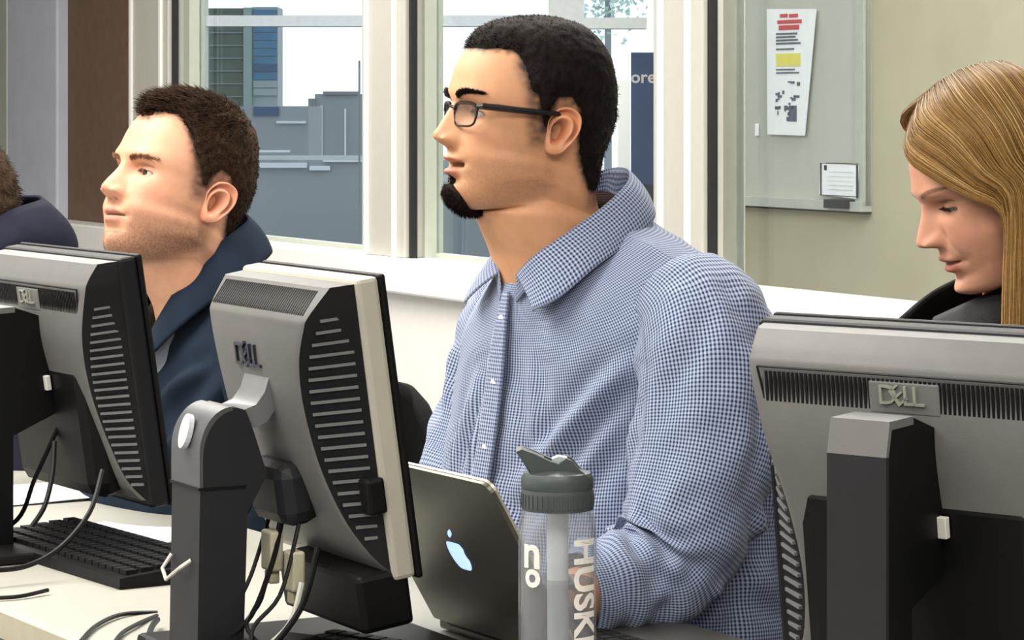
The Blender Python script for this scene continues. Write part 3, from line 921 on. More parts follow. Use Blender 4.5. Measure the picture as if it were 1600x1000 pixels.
# ------------------------------------------------------------------ water bottle
def bottle():
    S = 1600.0
    d = F / S
    p = at(871, 0, d)
    k = 1 / S                                              # metres per photograph pixel here
    e = empty('water_bottle', (p.x, d, DZ))
    Z = lambda py: CAMZ - (py - HOR) * k - DZ
    R = 61 * k
    rb = .0025
    prof = [(R * .90, .001), (R * .98, .004), (R, .012), (R, .05), (R, Z(830)), (R * .985, Z(815)), (R * .93, Z(800)), (R * .90, Z(793))]
    MB().lathe(prof + [(r - rb, z) for r, z in prof[::-1]] + [(prof[0][0] * .98, .003), (.0005, .003), (.0005, .001), prof[0]], 48).build('clear_body', 'bottle_plastic', e, smooth=True)
    zw = Z(905)
    MB().lathe([(.0004, .0045), (R - .004, .0045), (R - .0035, .02), (R - .0035, zw), (.0004, zw)], 40).build('water', 'water', e, smooth=True)
    MB().tube([(0.001, 0, .012), (0.0, 0, Z(800))], .0105, 16).build('straw', 'straw', e, smooth=True)
    rc = 56 * k
    cap = [(rc * .5, Z(795)), (rc, Z(795)), (rc * 1.01, Z(790)), (rc * 1.01, Z(768)), (rc * .985, Z(763)), (rc * 1.01, Z(760)), (rc * 1.01, Z(746)), (rc * .93, Z(738)), (rc * .6, Z(733)), (.0005, Z(730))]
    MB().lathe(cap, 48).build('cap', 'cap_grey', e, smooth=True)
    b = MB()
    for i in range(40):
        a = 2 * math.pi * i / 40
        b.box(rc * 1.005, rc * 1.03, -.0012, .0012, Z(790), Z(769), M=Matrix.Rotation(a, 4, 'Z'))
    b.build('cap_grip', 'cap_grey', e)
    # sloping spout arm with the carry-loop opening
    q = lambda px, py: ((px - 871) * k, Z(py))
    arm = [q(806, 703), q(815, 699), q(835, 706), q(858, 717), q(872, 722), q(884, 713), q(893, 717), q(905, 731), q(920, 742), q(905, 748), q(826, 748), q(832, 738)]
    MB().prism(arm, -.018, -.010, axis='y').build('spout_side', 'cap_grey', e)
    MB().prism(arm, .010, .018, axis='y').build('spout_side', 'cap_grey', e)
    deck = [q(806, 703), q(815, 699), q(850, 714), q(846, 722), q(838, 724), q(832, 738), q(828, 738)]
    MB().prism(deck, -.010, .010, axis='y').build('bite_spout', 'cap_grey', e)
    MB().prism([q(866, 742), q(862, 716), q(872, 712), q(886, 714), q(890, 728)], -.009, .009, axis='y').build('bite_valve', 'bite_clear', e)
    # printed lettering wrapped around the wall
    def wrap(txt, size, ang0, z0, rot, name):
        v, f = text_mesh(txt, size, .0, .0011)
        bm = bmesh.new()
        vs = [bm.verts.new(p) for p in v]
        for q_ in f:
            try: bm.faces.new([vs[i] for i in q_])
            except ValueError: pass
        bmesh.ops.triangulate(bm, faces=bm.faces[:])
        bmesh.ops.subdivide_edges(bm, edges=[x for x in bm.edges if x.calc_length() > size * .25], cuts=2)
        out = []
        bm.verts.index_update()
        for x in bm.verts:
            c = Matrix.Rotation(rot, 4, 'Z') @ x.co
            a = ang0 + c.x / R
            out.append(((R + .0007) * math.sin(a), -(R + .0007) * math.cos(a), z0 + c.y))
        MB().add(out, [[x.index for x in q_.verts] for q_ in bm.faces]).build(name, 'print_white', e)
        bm.free()
    wrap('HUSKIES', .037, math.radians(42), Z(945), -math.pi / 2, 'lettering')
    wrap('n', .046, math.radians(-42), Z(857), -math.pi / 2 * 0, 'lettering')
    wrap('o', .034, math.radians(-40), Z(892), 0, 'lettering')
    tag(e, 'clear plastic water bottle with grey bite-spout cap and white lettering', 'bottle')
bottle()

# ------------------------------------------------------------------ people: lofted surfaces
def interp_rows(rows, dens):
    """rows -> finely interpolated rows (Catmull-Rom), about `dens` metres apart along the front profile"""
    P = np.array(rows, float)
    d = np.maximum(np.hypot(np.diff(P[:, 0]), np.diff(P[:, 1])), np.abs(np.diff(P[:, 1])))
    d = np.maximum(d, np.abs(np.diff(P[:, 6])))
    out = []
    k = len(P)
    for i in range(k - 1):
        n = max(2, int(round(d[i] / dens)))
        a, b, c, e = P[max(i - 1, 0)], P[i], P[i + 1], P[min(i + 2, k - 1)]
        for u in np.arange(n) / n:
            out.append(0.5 * ((2 * b) + (c - a) * u + (2 * a - 5 * b + 4 * c - e) * u * u + (3 * b - a - 3 * c + e) * u ** 3))
    out.append(P[-1])
    return np.array(out)

def rings(R, phi):
    """R rows: yF,zF,yB,zB,W,yS,zS,n -> grid of points; phi 0 = front, +x side first"""
    yF, zF, yB, zB, W, yS, zS, n = [R[:, i:i + 1] for i in range(8)]
    c, s = np.cos(phi)[None, :], np.sin(phi)[None, :]
    p = 2.0 / n
    x = W * np.sign(s) * np.abs(s) ** p
    front = c >= 0
    ac = np.abs(c) ** p
    y = np.where(front, yS + (yF - yS) * ac, yS + (yB - yS) * ac)
    z = np.where(front, zS + (zF - zS) * ac, zS + (zB - zS) * ac)
    return np.stack([x, y, z], -1)

def grid_faces(nr, nc, off=0, closed=True):
    i = np.arange(nr - 1)[:, None]; j = np.arange(nc if closed else nc - 1)[None, :]
    j2 = (j + 1) % nc
    return np.stack([off + i * nc + j, off + (i + 1) * nc + j, off + (i + 1) * nc + j2, off + i * nc + j2], -1).reshape(-1, 4)

def grid_normals(G):
    du = np.roll(G, -1, 1) - np.roll(G, 1, 1)
    dv = np.gradient(G, axis=0)
    n = np.cross(du, dv)
    l = np.linalg.norm(n, axis=-1, keepdims=True)
    n = n / np.maximum(l, 1e-9)
    return -n if np.mean(n[..., 0] * G[..., 0]) < 0 else n

def nz3(P, s, seed=0.0):
    q = P.reshape(-1, 3) * s
    return np.array([noise.noise(Vector((a + seed, b - seed, c + 2 * seed))) for a, b, c in q]).reshape(P.shape[:-1])

def Rx(a): c, s = math.cos(a), math.sin(a); return np.array([[1, 0, 0], [0, c, -s], [0, s, c]])
def Ry(a): c, s = math.cos(a), math.sin(a); return np.array([[c, 0, s], [0, 1, 0], [-s, 0, c]])
def Rz(a): c, s = math.cos(a), math.sin(a); return np.array([[c, -s, 0], [s, c, 0], [0, 0, 1]])

def poly_sd(P, poly):
    """signed distance (positive inside) of points (..,2) to a polygon"""
    poly = np.array(poly, float)
    d = np.full(P.shape[:-1], 1e9); ins = np.zeros(P.shape[:-1], bool)
    for i in range(len(poly)):
        a, b = poly[i], poly[(i + 1) % len(poly)]
        e = b - a; w = P - a
        t = np.clip((w @ e) / max(e @ e, 1e-12), 0, 1)
        q = w - t[..., None] * e
        d = np.minimum(d, np.hypot(q[..., 0], q[..., 1]))
        c = ((a[1] > P[..., 1]) != (b[1] > P[..., 1]))
        xx = a[0] + (P[..., 1] - a[1]) / (b[1] - a[1] + 1e-12) * e[0]
        ins ^= c & (P[..., 0] < xx)
    return np.where(ins, d, -d)

HEAD_ROWS = [
    # yF,   zF,    yB,    zB,    W,    yS,    zS,    n
    (-.008, .1300, -.012, .1300, .002, -.010, .1300, 2.0),
    (.016, .1290, -.036, .1288, .024, -.010, .1290, 2.0),
    (.040, .1225, -.060, .1205, .045, -.010, .1215, 2.0),
    (.062, .1110, -.079, .1030, .0605, -.011, .1065, 2.05),
    (.080, .0940, -.092, .0800, .0710, -.012, .0860, 2.1),
    (.091, .0740, -.100, .0550, .0765, -.013, .0610, 2.15),
    (.0970, .0540, -.1025, .0310, .0775, -.010, .0380, 2.2),
    (.1005, .0370, -.1010, .0120, .0755, -.006, .0190, 2.3),
    (.0975, .0210, -.0965, -.0060, .0725, .000, .0030, 2.35),
    (.0960, .0060, -.0905, -.0230, .0705, .006, -.0110, 2.35),
    (.0970, -.0100, -.0850, -.0390, .0692, .009, -.0235, 2.32),
    (.0990, -.0260, -.0800, -.0530, .0678, .010, -.0350, 2.28),
    (.1005, -.0410, -.0770, -.0660, .0662, .010, -.0455, 2.24),
    (.0995, -.0550, -.0755, -.0780, .0645, .008, -.0550, 2.18),
    (.0975, -.0690, -.0755, -.0880, .0625, .006, -.0635, 2.10),
    (.0970, -.0830, -.0765, -.0970, .0600, .003, -.0710, 2.02),
    (.0930, -.0970, -.0775, -.1050, .0572, -.001, -.0785, 1.95),
    (.0800, -.1060, -.0785, -.1120, .0548, -.006, -.0865, 1.92),
    (.0600, -.1050, -.0800, -.1180, .0530, -.012, -.0930, 1.95),
    (.0430, -.1080, -.0820, -.1240, .0530, -.018, -.1060, 2.0),
    (.0340, -.1250, -.0850, -.1370, .0545, -.024, -.1270, 2.0),
    (.0300, -.1500, -.0900, -.1580, .0580, -.028, -.1530, 2.0),
    (.0320, -.1850, -.0940, -.1850, .0640, -.030, -.1830, 2.0),
    (.0340, -.2150, -.0960, -.2100, .0700, -.030, -.2080, 2.0),
    (.0340, -.2500, -.0960, -.2500, .0740, -.030, -.2400, 2.0),
]

def ear_grid(side, sz=1.0, zc=0.0, yc=-.006):
    out = np.array(spline([(-.012, .020), (-.004, .030), (.008, .032), (.018, .024), (.020, .008), (.016, -.008), (.011, -.019), (.006, -.027), (-.002, -.0315), (-.010, -.029), (-.0135, -.018), (-.014, -.002), (-.015, .010)], 72, True))
    cen = np.array([-.0045, -.004])
    ss = np.linspace(0.0, 1.0, 22)
    a = np.arctan2(out[:, 1] - cen[1], out[:, 0] - cen[0])
    # helix is strong over the top and back, absent on the lobe and at the front
    Hx = np.exp(-((np.angle(np.exp(1j * (a - math.radians(55))))) / 1.45) ** 4)
    lobe = np.exp(-((np.angle(np.exp(1j * (a - math.radians(-100))))) / .55) ** 2)
    G = []
    for s in ss:
        p = cen + (out - cen) * s
        h = .004 - .0140 * np.exp(-(s / .42) ** 4) * (1 - .45 * lobe)
        h = h + .0052 * np.exp(-((s - .60) / .10) ** 2) * Hx - .0036 * np.exp(-((s - .79) / .075) ** 2) * Hx + .0046 * np.exp(-((s - .94) / .065) ** 2) * Hx
        h = h + lobe * .003 * np.exp(-((s - .75) / .25) ** 2)
        h = h - .004 * max(0, (s - .97) / .03) + (p[:, 0] + .014) * .55
        G.append(np.stack([np.zeros(72) + h, -p[:, 0], p[:, 1]], -1))
    rim = G[-1]
    for k, (inn, dep) in enumerate(((.99, .005), (.95, .011), (.8, .020), (.5, .030))):
        p = np.stack([rim[:, 0] - dep, -(cen[0] + (out[:, 0] - cen[0]) * inn), cen[1] + (out[:, 1] - cen[1]) * inn], -1)
        G.append(p)
    G = np.array(G) * sz
    G[..., 0] = (G[..., 0] + .0690)
    G[..., 2] *= .93
    ang = math.radians(5)
    y, z = G[..., 1].copy(), G[..., 2].copy()
    G[..., 1] = y * math.cos(ang) + z * math.sin(ang) * -1 + yc
    G[..., 2] = y * math.sin(ang) + z * math.cos(ang) + zc
    G[..., 0] *= side
    return G, Hx

def build_head(o):
    """sculpted head and neck; returns dict with the vertex grid in head space"""
    rows = [list(r) for r in HEAD_ROWS]
    for i, r in enumerate(rows):                         # per-person changes
        zf = r[1]
        if i >= 12 and i <= 17: r[4] *= 1 + (o.get('jaw', 1.0) - 1) * min(1, (i - 10) / 4)
        if i == 18: r[4] *= (o.get('jaw', 1.0) + o.get('neck', 1.0)) / 2
        if i >= 19: r[4] *= o.get('neck', 1.0); r[0] += o.get('neck_f', 0.0)
        if 16 <= i <= 19: r[1] -= o.get('dchin', 0) ; r[0] += o.get('dchin_y', 0)
        r[4] *= o.get('width', 1.0)
        r[2] -= o.get('neck_b', 0) * float(np.interp(i, [9, 18], [0, 1]))
        r[0] += o.get('forehead', 0) * float(np.interp(zf, [.0, .025, .055, .10, .12, .13], [0, .35, .8, 1, .6, 0]))
    R = interp_rows(rows, o.get('dens', .00125))
    nc = o.get('nc', 300)
    t = np.linspace(0, 2 * math.pi, nc, endpoint=False)
    phi = t - .42 * np.sin(t)                             # denser towards the face
    G = rings(R, phi)
    x, y, z = G[..., 0].copy(), G[..., 1].copy(), G[..., 2].copy()
    wf = sstep(.02, .055, y)
    ax = np.abs(x)
    g = lambda cx, cz, sx, sz_: np.exp(-((ax - cx) / sx) ** 2 - ((z - cz) / sz_) ** 2)
    gm = lambda cz, sx, sz_: np.exp(-(x / sx) ** 2 - ((z - cz) / sz_) ** 2)
    dy = np.zeros_like(y)
    dy += .0030 * g(.030, .034, .020, .008) + .0015 * gm(.036, .012, .010)      # brow ridge
    dy -= .0105 * g(.032, .0125, .0170, .0105) + .0060 * g(.0165, .0135, .0065, .0085)   # sockets
    dy += .0030 * g(.046, -.012, .020, .020)                                    # cheek bones
    dy -= .0012 * g(.046, -.048, .018, .020)
    dy += o.get('cheek', .0) * g(.045, -.040, .020, .020)
    # nose
    nl = o.get('nose', 1.0); nt = o.get('nose_tip_z', -.0175)
    zt = np.array([.034, .024, .014, .004, nt + .008, nt, nt - .005, nt - .0095, nt - .014, nt - .020])
    ht = np.array([.0, .0022, .0075 + o.get('bump', 0), .0140 + o.get('bump', 0), .0218, .0258, .0252, .0192, .0080, .0]) * nl
    hz = np.interp(-z, -zt, ht)
    for _ in range(3):                                     # soften the kinks of the bridge line
        hz = (np.roll(hz, 1, 0) + 2 * hz + np.roll(hz, -1, 0)) / 4
    sg = np.interp(-z, -np.array([.034, .014, nt + .006, nt - .006, nt - .02]), np.array([.0085, .0085, .0120, .0138, .0140])) * o.get('nose_w', 1.0)
    dy += hz * np.exp(-(ax / sg) ** 2.4) * (z < .036)
    dy += o.get('wing', .0100) * nl * g(.0140 * o.get('nose_w', 1), nt - .0055, .0055, .0070)  # wings
    dy -= .0035 * g(.0205, nt - .004, .004, .009)                               # crease beside the wings
    dy -= .0075 * g(.0068, nt - .0145, .0034, .0026)                            # nostrils
    # mouth
    op = o.get('mouth_open', 0.0); mz = o.get('mouth_z', -.0535)
    lx = sstep(.031, .010, ax)
    dy += .0052 * np.exp(-((z - (mz + .0062)) / .0052) ** 2) * sstep(.030, .008, ax) * o.get('lips', 1)
    dy += .0058 * np.exp(-((z - (mz - .0078 - op)) / .0056) ** 2) * sstep(.027, .006, ax) * o.get('lips', 1)
    dy -= (.0048 + op * 1.6) * np.exp(-((z - (mz - op * .45)) / (.0017 + op * .55)) ** 2) * sstep(.029, .022, ax)
    dy -= .0030 * g(.030, mz, .005, .005)
    dy -= .0016 * gm(mz + .016, .0045, .008)                                    # philtrum
    dy -= .0052 * gm(-.0735, .022, .0065)                                       # under the lip
    dy += (.0060 + o.get('chin', 0)) * gm(-.0900, .0195, .0120)                 # chin
    fold = np.abs((ax - (.0215 + ( -.018 - z) * .45)))
    dy -= .0009 * np.exp(-(fold / .0045) ** 2) * sstep(-.060, -.045, z) * sstep(-.012, -.022, z)
    y = y + dy * wf
    # eyes: lids wrap a ball, opening between them
    ex, ez, ey = .0315, .0115, o.get('eye_y', .0715)
    Rb = .0125
    eye_op = o.get('eye_open', .0042); eye_c = o.get('eye_c', .0)
    dx = (ax - ex); dz = z - ez
    rr2 = dx ** 2 + dz ** 2
    Rl = Rb + .0013
    ys = ey + np.sqrt(np.maximum(Rl ** 2 - rr2, 0))
    wl = sstep(Rl * .98, Rl * .55, np.sqrt(rr2)) * (y > .03)
    y = np.where(wl > 0, np.maximum(y, y * (1 - wl) + ys * wl), y)
    # crease above the upper lid
    y -= .0018 * np.exp(-((z - (ez + .0085 - 14 * dx ** 2)) / .0016) ** 2) * sstep(.019, .012, np.abs(dx)) * (y > .03)
    lim = eye_op * (1 - (dx / .0138) ** 2)
    zc = dz - eye_c + .10 * dx
    inside = (np.abs(zc) < lim) & (np.abs(dx) < .0138) & (y > .03)
    y = np.where(inside, ey + np.sqrt(np.maximum((Rb - .0035) ** 2 - rr2, 0)), y)
    edge_up = np.exp(-((zc - lim) / .0013) ** 2) * (np.abs(dx) < .0145) * (y > .03)
    edge_dn = np.exp(-((zc + lim) / .0010) ** 2) * (np.abs(dx) < .0138) * (y > .03)
    y = y + .0007 * edge_up
    G = np.stack([x, y, z], -1)
    # colours: skin, lips, brows, stubble, cropped hair showing on the skin
    c0 = np.array(lin(o['skin']))
    C = np.ones(G.shape) * c0
    def paint(c, w):
        nonlocal C
        C = C * (1 - w[..., None]) + np.array(lin(c)) * w[..., None]
    blush = o.get('blush', 'c97a62')
    paint(blush, .35 * np.exp(-((ax - .045) / .02) ** 2 - ((z + .02) / .02) ** 2) * wf)
    paint(blush, .35 * np.exp(-(ax / .016) ** 2 - ((z - nt) / .011) ** 2) * wf)
    lipw = (np.exp(-((z - (mz + .0048)) / .0046) ** 4) * sstep(.027, .020, ax + np.maximum(z - mz, 0) * 1.5) + np.exp(-((z - (mz - .0068 - op)) / .0056) ** 4) * sstep(.025, .017, ax))
    paint(o.get('lip', 'b8695c'), np.clip(lipw, 0, 1) * .75 * wf)
    paint('4a1f1c', np.exp(-((z - (mz - op * .45)) / (.0016 + op * .5)) ** 2) * sstep(.028, .022, ax) * wf * .9)
    bc = o.get('brow', '2a1c14')
    bz = .0315 + o.get('brow_z', 0) + o.get('arch', .006) * np.sin(np.clip((ax - .012) / .04, 0, 1) * math.pi * .75)
    bt = np.interp(ax, [.010, .016, .03, .050, .056], [.001, .0036, .0034, .0020, .0004]) * o.get('brow_t', 1)
    nb = nz3(G * np.array([1, 1, 2.0]), 500) if o.get('fine', True) else 0
    paint(bc, np.clip(1.15 * np.exp(-((z - bz) / bt) ** 4) * sstep(.009, .014, ax) * sstep(.058, .050, ax) * wf + .0 * nb, 0, 1) * o.get('brow_a', .9))
    paint(o.get('lash', '24160f'), np.clip(edge_up * 1.0 + edge_dn * .35, 0, 1) * o.get('lash_a', .8))
    paint('8a5a48', o.get('socket_shade', .45) * np.exp(-((ax - ex) / .014) ** 2 - ((z - (ez + .008)) / .004) ** 2) * wf * (1 - edge_up))  # shade of the eye socket painted above the lid
    if 'stubble' in o:
        nn = nz3(G, 420, 3.1) * .5 + .5
        st = sstep(o.get('st0', -.015), o.get('st1', -.075), z - .30 * np.maximum(0, .06 - y)) * sstep(-.03, .0, y) * sstep(-.118, -.098, z + .5 * (y - .05) * (y < .05))
        st = st * sstep(.020, .036, ax + (z < -.075) * .03) + .5 * np.exp(-((z - (mz + .0155)) / .005) ** 2) * sstep(.026, .015, ax) * wf
        paint(o['stubble'], np.clip(st, 0, 1) * o.get('stubble_a', .5) * (.55 + .7 * nn))
    if 'hair_poly' in o:
        sd = poly_sd(np.stack([y, z], -1), o['hair_poly'])
        nn = nz3(G, 160, 9.0) * .5 + .5
        paint(o['hair_col'], sstep(-.006, .004, sd + (nn - .5) * .006) * .92)
        fl = o.get('fade')
        if fl is not None:
            sdf = poly_sd(np.stack([y, z], -1), fl)
            paint(o['hair_col'], sstep(-.008, .010, sdf) * (.40 + .45 * nn))
    return dict(G=G, C=C, N=grid_normals(G), R=R, ex=ex, ez=ez, ey=ey, Rb=Rb)

def place_head(V, o, neck=True):
    """head space -> person space; the neck follows the trunk further down"""
    V = np.asarray(V, float)
    sc = o['scale']
    Rm = Rz(math.radians(o.get('yaw', 0))) @ Ry(math.radians(o.get('roll', 0))) @ Rx(math.radians(o.get('pitch', 0)))
    H = (V * sc) @ Rm.T + np.array(o['pos'])
    if not neck: return H
    T = V * sc + np.array(o['pos']) + np.array(o.get('neck_shift', (0, 0, 0)))
    low = np.clip((-.085 - V[..., 2]) / .12, 0, None)
    T = T + low[..., None] * np.array([0, -.045, 0])
    w = sstep(-.165, -.075, V[..., 2] + .35 * np.minimum(0, V[..., 1]) * 0)[..., None]
    return H * w + T * (1 - w)

def loft_path(path, radii, n=28, m=60, squash=1.0):
    """tube with varying radius along a smooth path -> grid"""
    P = spline(path, m); Rr = spline([(r, 0, 0) for r in radii], m)[:, 0]
    T = np.gradient(P, axis=0); T /= np.linalg.norm(T, axis=1, keepdims=True)
    a = np.cross(T[0], [0, 0, 1.0])
    if np.linalg.norm(a) < .2: a = np.cross(T[0], [0, 1.0, 0])
    G = []
    for i in range(m):
        a = a - T[i] * (a @ T[i]); a /= np.linalg.norm(a)
        b = np.cross(T[i], a)
        an = np.linspace(0, 2 * math.pi, n, endpoint=False)
        G.append(P[i] + Rr[i] * (np.cos(an)[:, None] * a + squash * np.sin(an)[:, None] * b))
    return np.array(G)

def cloth_obj(name, G, m, parent, folds=None, uvscale=1.0, closed=True, thick=0.0, cap=False):
    """grid -> cloth mesh with UV in metres; folds(G,N) -> displacement along the normals"""
    N = grid_normals(G) if closed else None
    if folds is not None:
        G = G + N * folds(G)[..., None]
    nr, nc = G.shape[:2]
    F4 = grid_faces(nr, nc, closed=closed)
    ring = np.linalg.norm(np.roll(G, -1, 1) - G, axis=-1)
    per = np.median(ring.sum(1)) if closed else np.median(ring[:, :-1].sum(1))
    vv = np.concatenate([[0], np.cumsum(np.median(np.linalg.norm(np.diff(G, axis=0), axis=-1), axis=1))])
    jj = F4[:, [0, 1, 2, 3]] % nc
    ii = F4 // nc
    u = jj / nc * per
    wrapm = (jj.max(1) - jj.min(1)) > nc / 2
    u[wrapm] = np.where(jj[wrapm] == 0, per, u[wrapm])
    uv = np.stack([u, vv[ii]], -1) * uvscale
    faces = F4.tolist()
    uvl = uv.reshape(-1, 2)
    if cap:
        faces += [list(range(nc)), list(range((nr - 1) * nc, nr * nc))]
        uvl = np.concatenate([uvl, np.zeros((2 * nc, 2))])
    o = mesh_obj(name, G.reshape(-1, 3), faces, m, parent, smooth=True, uv=uvl)
    if thick:
        md = o.modifiers.new('cloth', 'SOLIDIFY'); md.thickness = thick; md.offset = -1
    return o

def seg_fold(P, a, b, amp, w):
    a, b = np.array(a), np.array(b)
    e = b - a
    t = np.clip(((P - a) @ e) / (e @ e), 0, 1)
    d = np.linalg.norm(P - (a + t[..., None] * e), axis=-1)
    prof = np.exp(-(d / w) ** 2) - .55 * np.exp(-((d - 1.9 * w) / w) ** 2)
    return 1.7 * amp * prof * np.sin(np.clip(t, 0.04, .96) * math.pi) ** .5

def hair_shell(hd, o, thick, colA, colB, name, parent, seed=1.0, spikes=0, spike_len=.006, comb=(0, .2, -.6), spike_w=.0007, spread=.5, mask_lo=-.0006):
    G, N = hd['G'], hd['N']
    t = thick
    V = G + N * t[..., None]
    keep = t > mask_lo
    nr, nc = t.shape
    F4 = grid_faces(nr, nc)
    k = keep.ravel()[F4].any(1)
    F4 = F4[k]
    used = np.unique(F4)
    rem = -np.ones(nr * nc, int); rem[used] = np.arange(len(used))
    VV = V.reshape(-1, 3)[used]
    nn = (nz3(VV * np.array([1, 1, .4]), 190, seed) * .5 + .5)
    cA, cB = np.array(lin(colA)), np.array(lin(colB))
    C = cA + (cB - cA) * nn[:, None]
    F = rem[F4].tolist()
    if spikes:
        idx = np.flatnonzero((t > min(.0004, t.max() - .0008)).ravel())
        idx = RNG.choice(idx, spikes)
        B = (G + N * (t * .75)[..., None]).reshape(-1, 3)[idx]
        Nn = N.reshape(-1, 3)[idx]
        if callable(comb): cv = comb(B)
        else: cv = np.tile(np.array(comb, float), (spikes, 1))
        L = spike_len if np.isscalar(spike_len) else spike_len(B)
        D = Nn * .55 + cv + RNG.normal(0, spread, (spikes, 3)) * .5
        D /= np.linalg.norm(D, axis=1, keepdims=True)
        L = L * RNG.uniform(.6, 1.25, spikes)
        sdv = np.cross(D, Nn + .01); sdv /= np.maximum(np.linalg.norm(sdv, axis=1, keepdims=True), 1e-6)
        up = np.cross(sdv, D)
        mid = B + D * (L * .55)[:, None] + Nn * 0.0006
        tip = B + D * L[:, None] + cv * (L * .25)[:, None]
        w = spike_w
        S = np.stack([B + sdv * w, B - sdv * w, B + up * w, mid + sdv * w * .8, mid - sdv * w * .8, mid + up * w * .8, tip], 1)
        o0 = len(VV)
        VV = np.concatenate([VV, S.reshape(-1, 3)])
        q = RNG.uniform(0, 1, spikes)
        C = np.concatenate([C, np.repeat(cA + (cB - cA) * q[:, None], 7, 0)])
        for i in range(spikes):
            b0 = o0 + i * 7
            F += [(b0, b0 + 1, b0 + 4, b0 + 3), (b0 + 1, b0 + 2, b0 + 5, b0 + 4), (b0 + 2, b0, b0 + 3, b0 + 5), (b0 + 3, b0 + 4, b0 + 6), (b0 + 4, b0 + 5, b0 + 6), (b0 + 5, b0 + 3, b0 + 6)]
    return mesh_obj(name, place_head(VV, o), F, 'hair', parent, smooth=True, col=C)

def eyes(hd, o, parent, gaze=(0, 0)):
    for s in (-1, 1):
        b = MB()
        n, m = 24, 14
        r = hd['Rb']
        q = Rz(math.radians(gaze[0])) @ Rx(math.radians(gaze[1]))
        v, f, mi = [], [], []
        for i in range(m + 1):
            th = math.pi * i / m
            for k in range(n):
                ph = 2 * math.pi * k / n
                v.append((r * math.sin(th) * math.cos(ph), r * math.cos(th), r * math.sin(th) * math.sin(ph)))
        for i in range(m):
            for k in range(n):
                f.append((i * n + k, i * n + (k + 1) % n, (i + 1) * n + (k + 1) % n, (i + 1) * n + k)); mi.append(1 if i < 2 else 0)
        V = np.array(v) @ q.T + np.array([s * hd['ex'], hd['ey'], hd['ez']])
        mesh_obj('eye', place_head(V, o), f, 'eye_white', parent, smooth=True, mats=['iris'], fmat=mi)

def hand_mesh(side, M):
    """palm and five bent fingers, local: +y fingers, +z back of hand, thumb on the inner side"""
    V, Fc = [], []
    def put(G):
        o = sum(len(a) for a in V); nr, nc = G.shape[:2]
        V.append(G.reshape(-1, 3)); Fc.extend(grid_faces(nr, nc, o).tolist())
        Fc.append(list(range(o, o + nc))); Fc.append(list(range(o + (nr - 1) * nc, o + nr * nc)))
    palm = loft_path([(0, -.03, 0), (0, .0, 0), (0, .04, .002), (0, .085, 0), (0, .095, -.002)], [.027, .030, .040, .040, .030], 16, 14)
    palm[..., 2] *= .42
    put(palm)
    for x, L in ((-.030, .066), (-.010, .076), (.010, .072), (.029, .058)):
        g = loft_path([(x, .075, 0), (x * 1.08, .085 + L * .38, .004), (x * 1.1, .085 + L * .72, -.010), (x * 1.1, .085 + L * .88, -.030)], [.0095, .0092, .0082, .0062], 10, 14)
        put(g)
    g = loft_path([(-.026 * side, .01, -.004), (-.052 * side, .04, -.012), (-.058 * side, .068, -.018), (-.054 * side, .088, -.024)], [.013, .0115, .0105, .0075], 10, 12)
    put(g)
    return np.concatenate(V) @ M[0].T + M[1], Fc

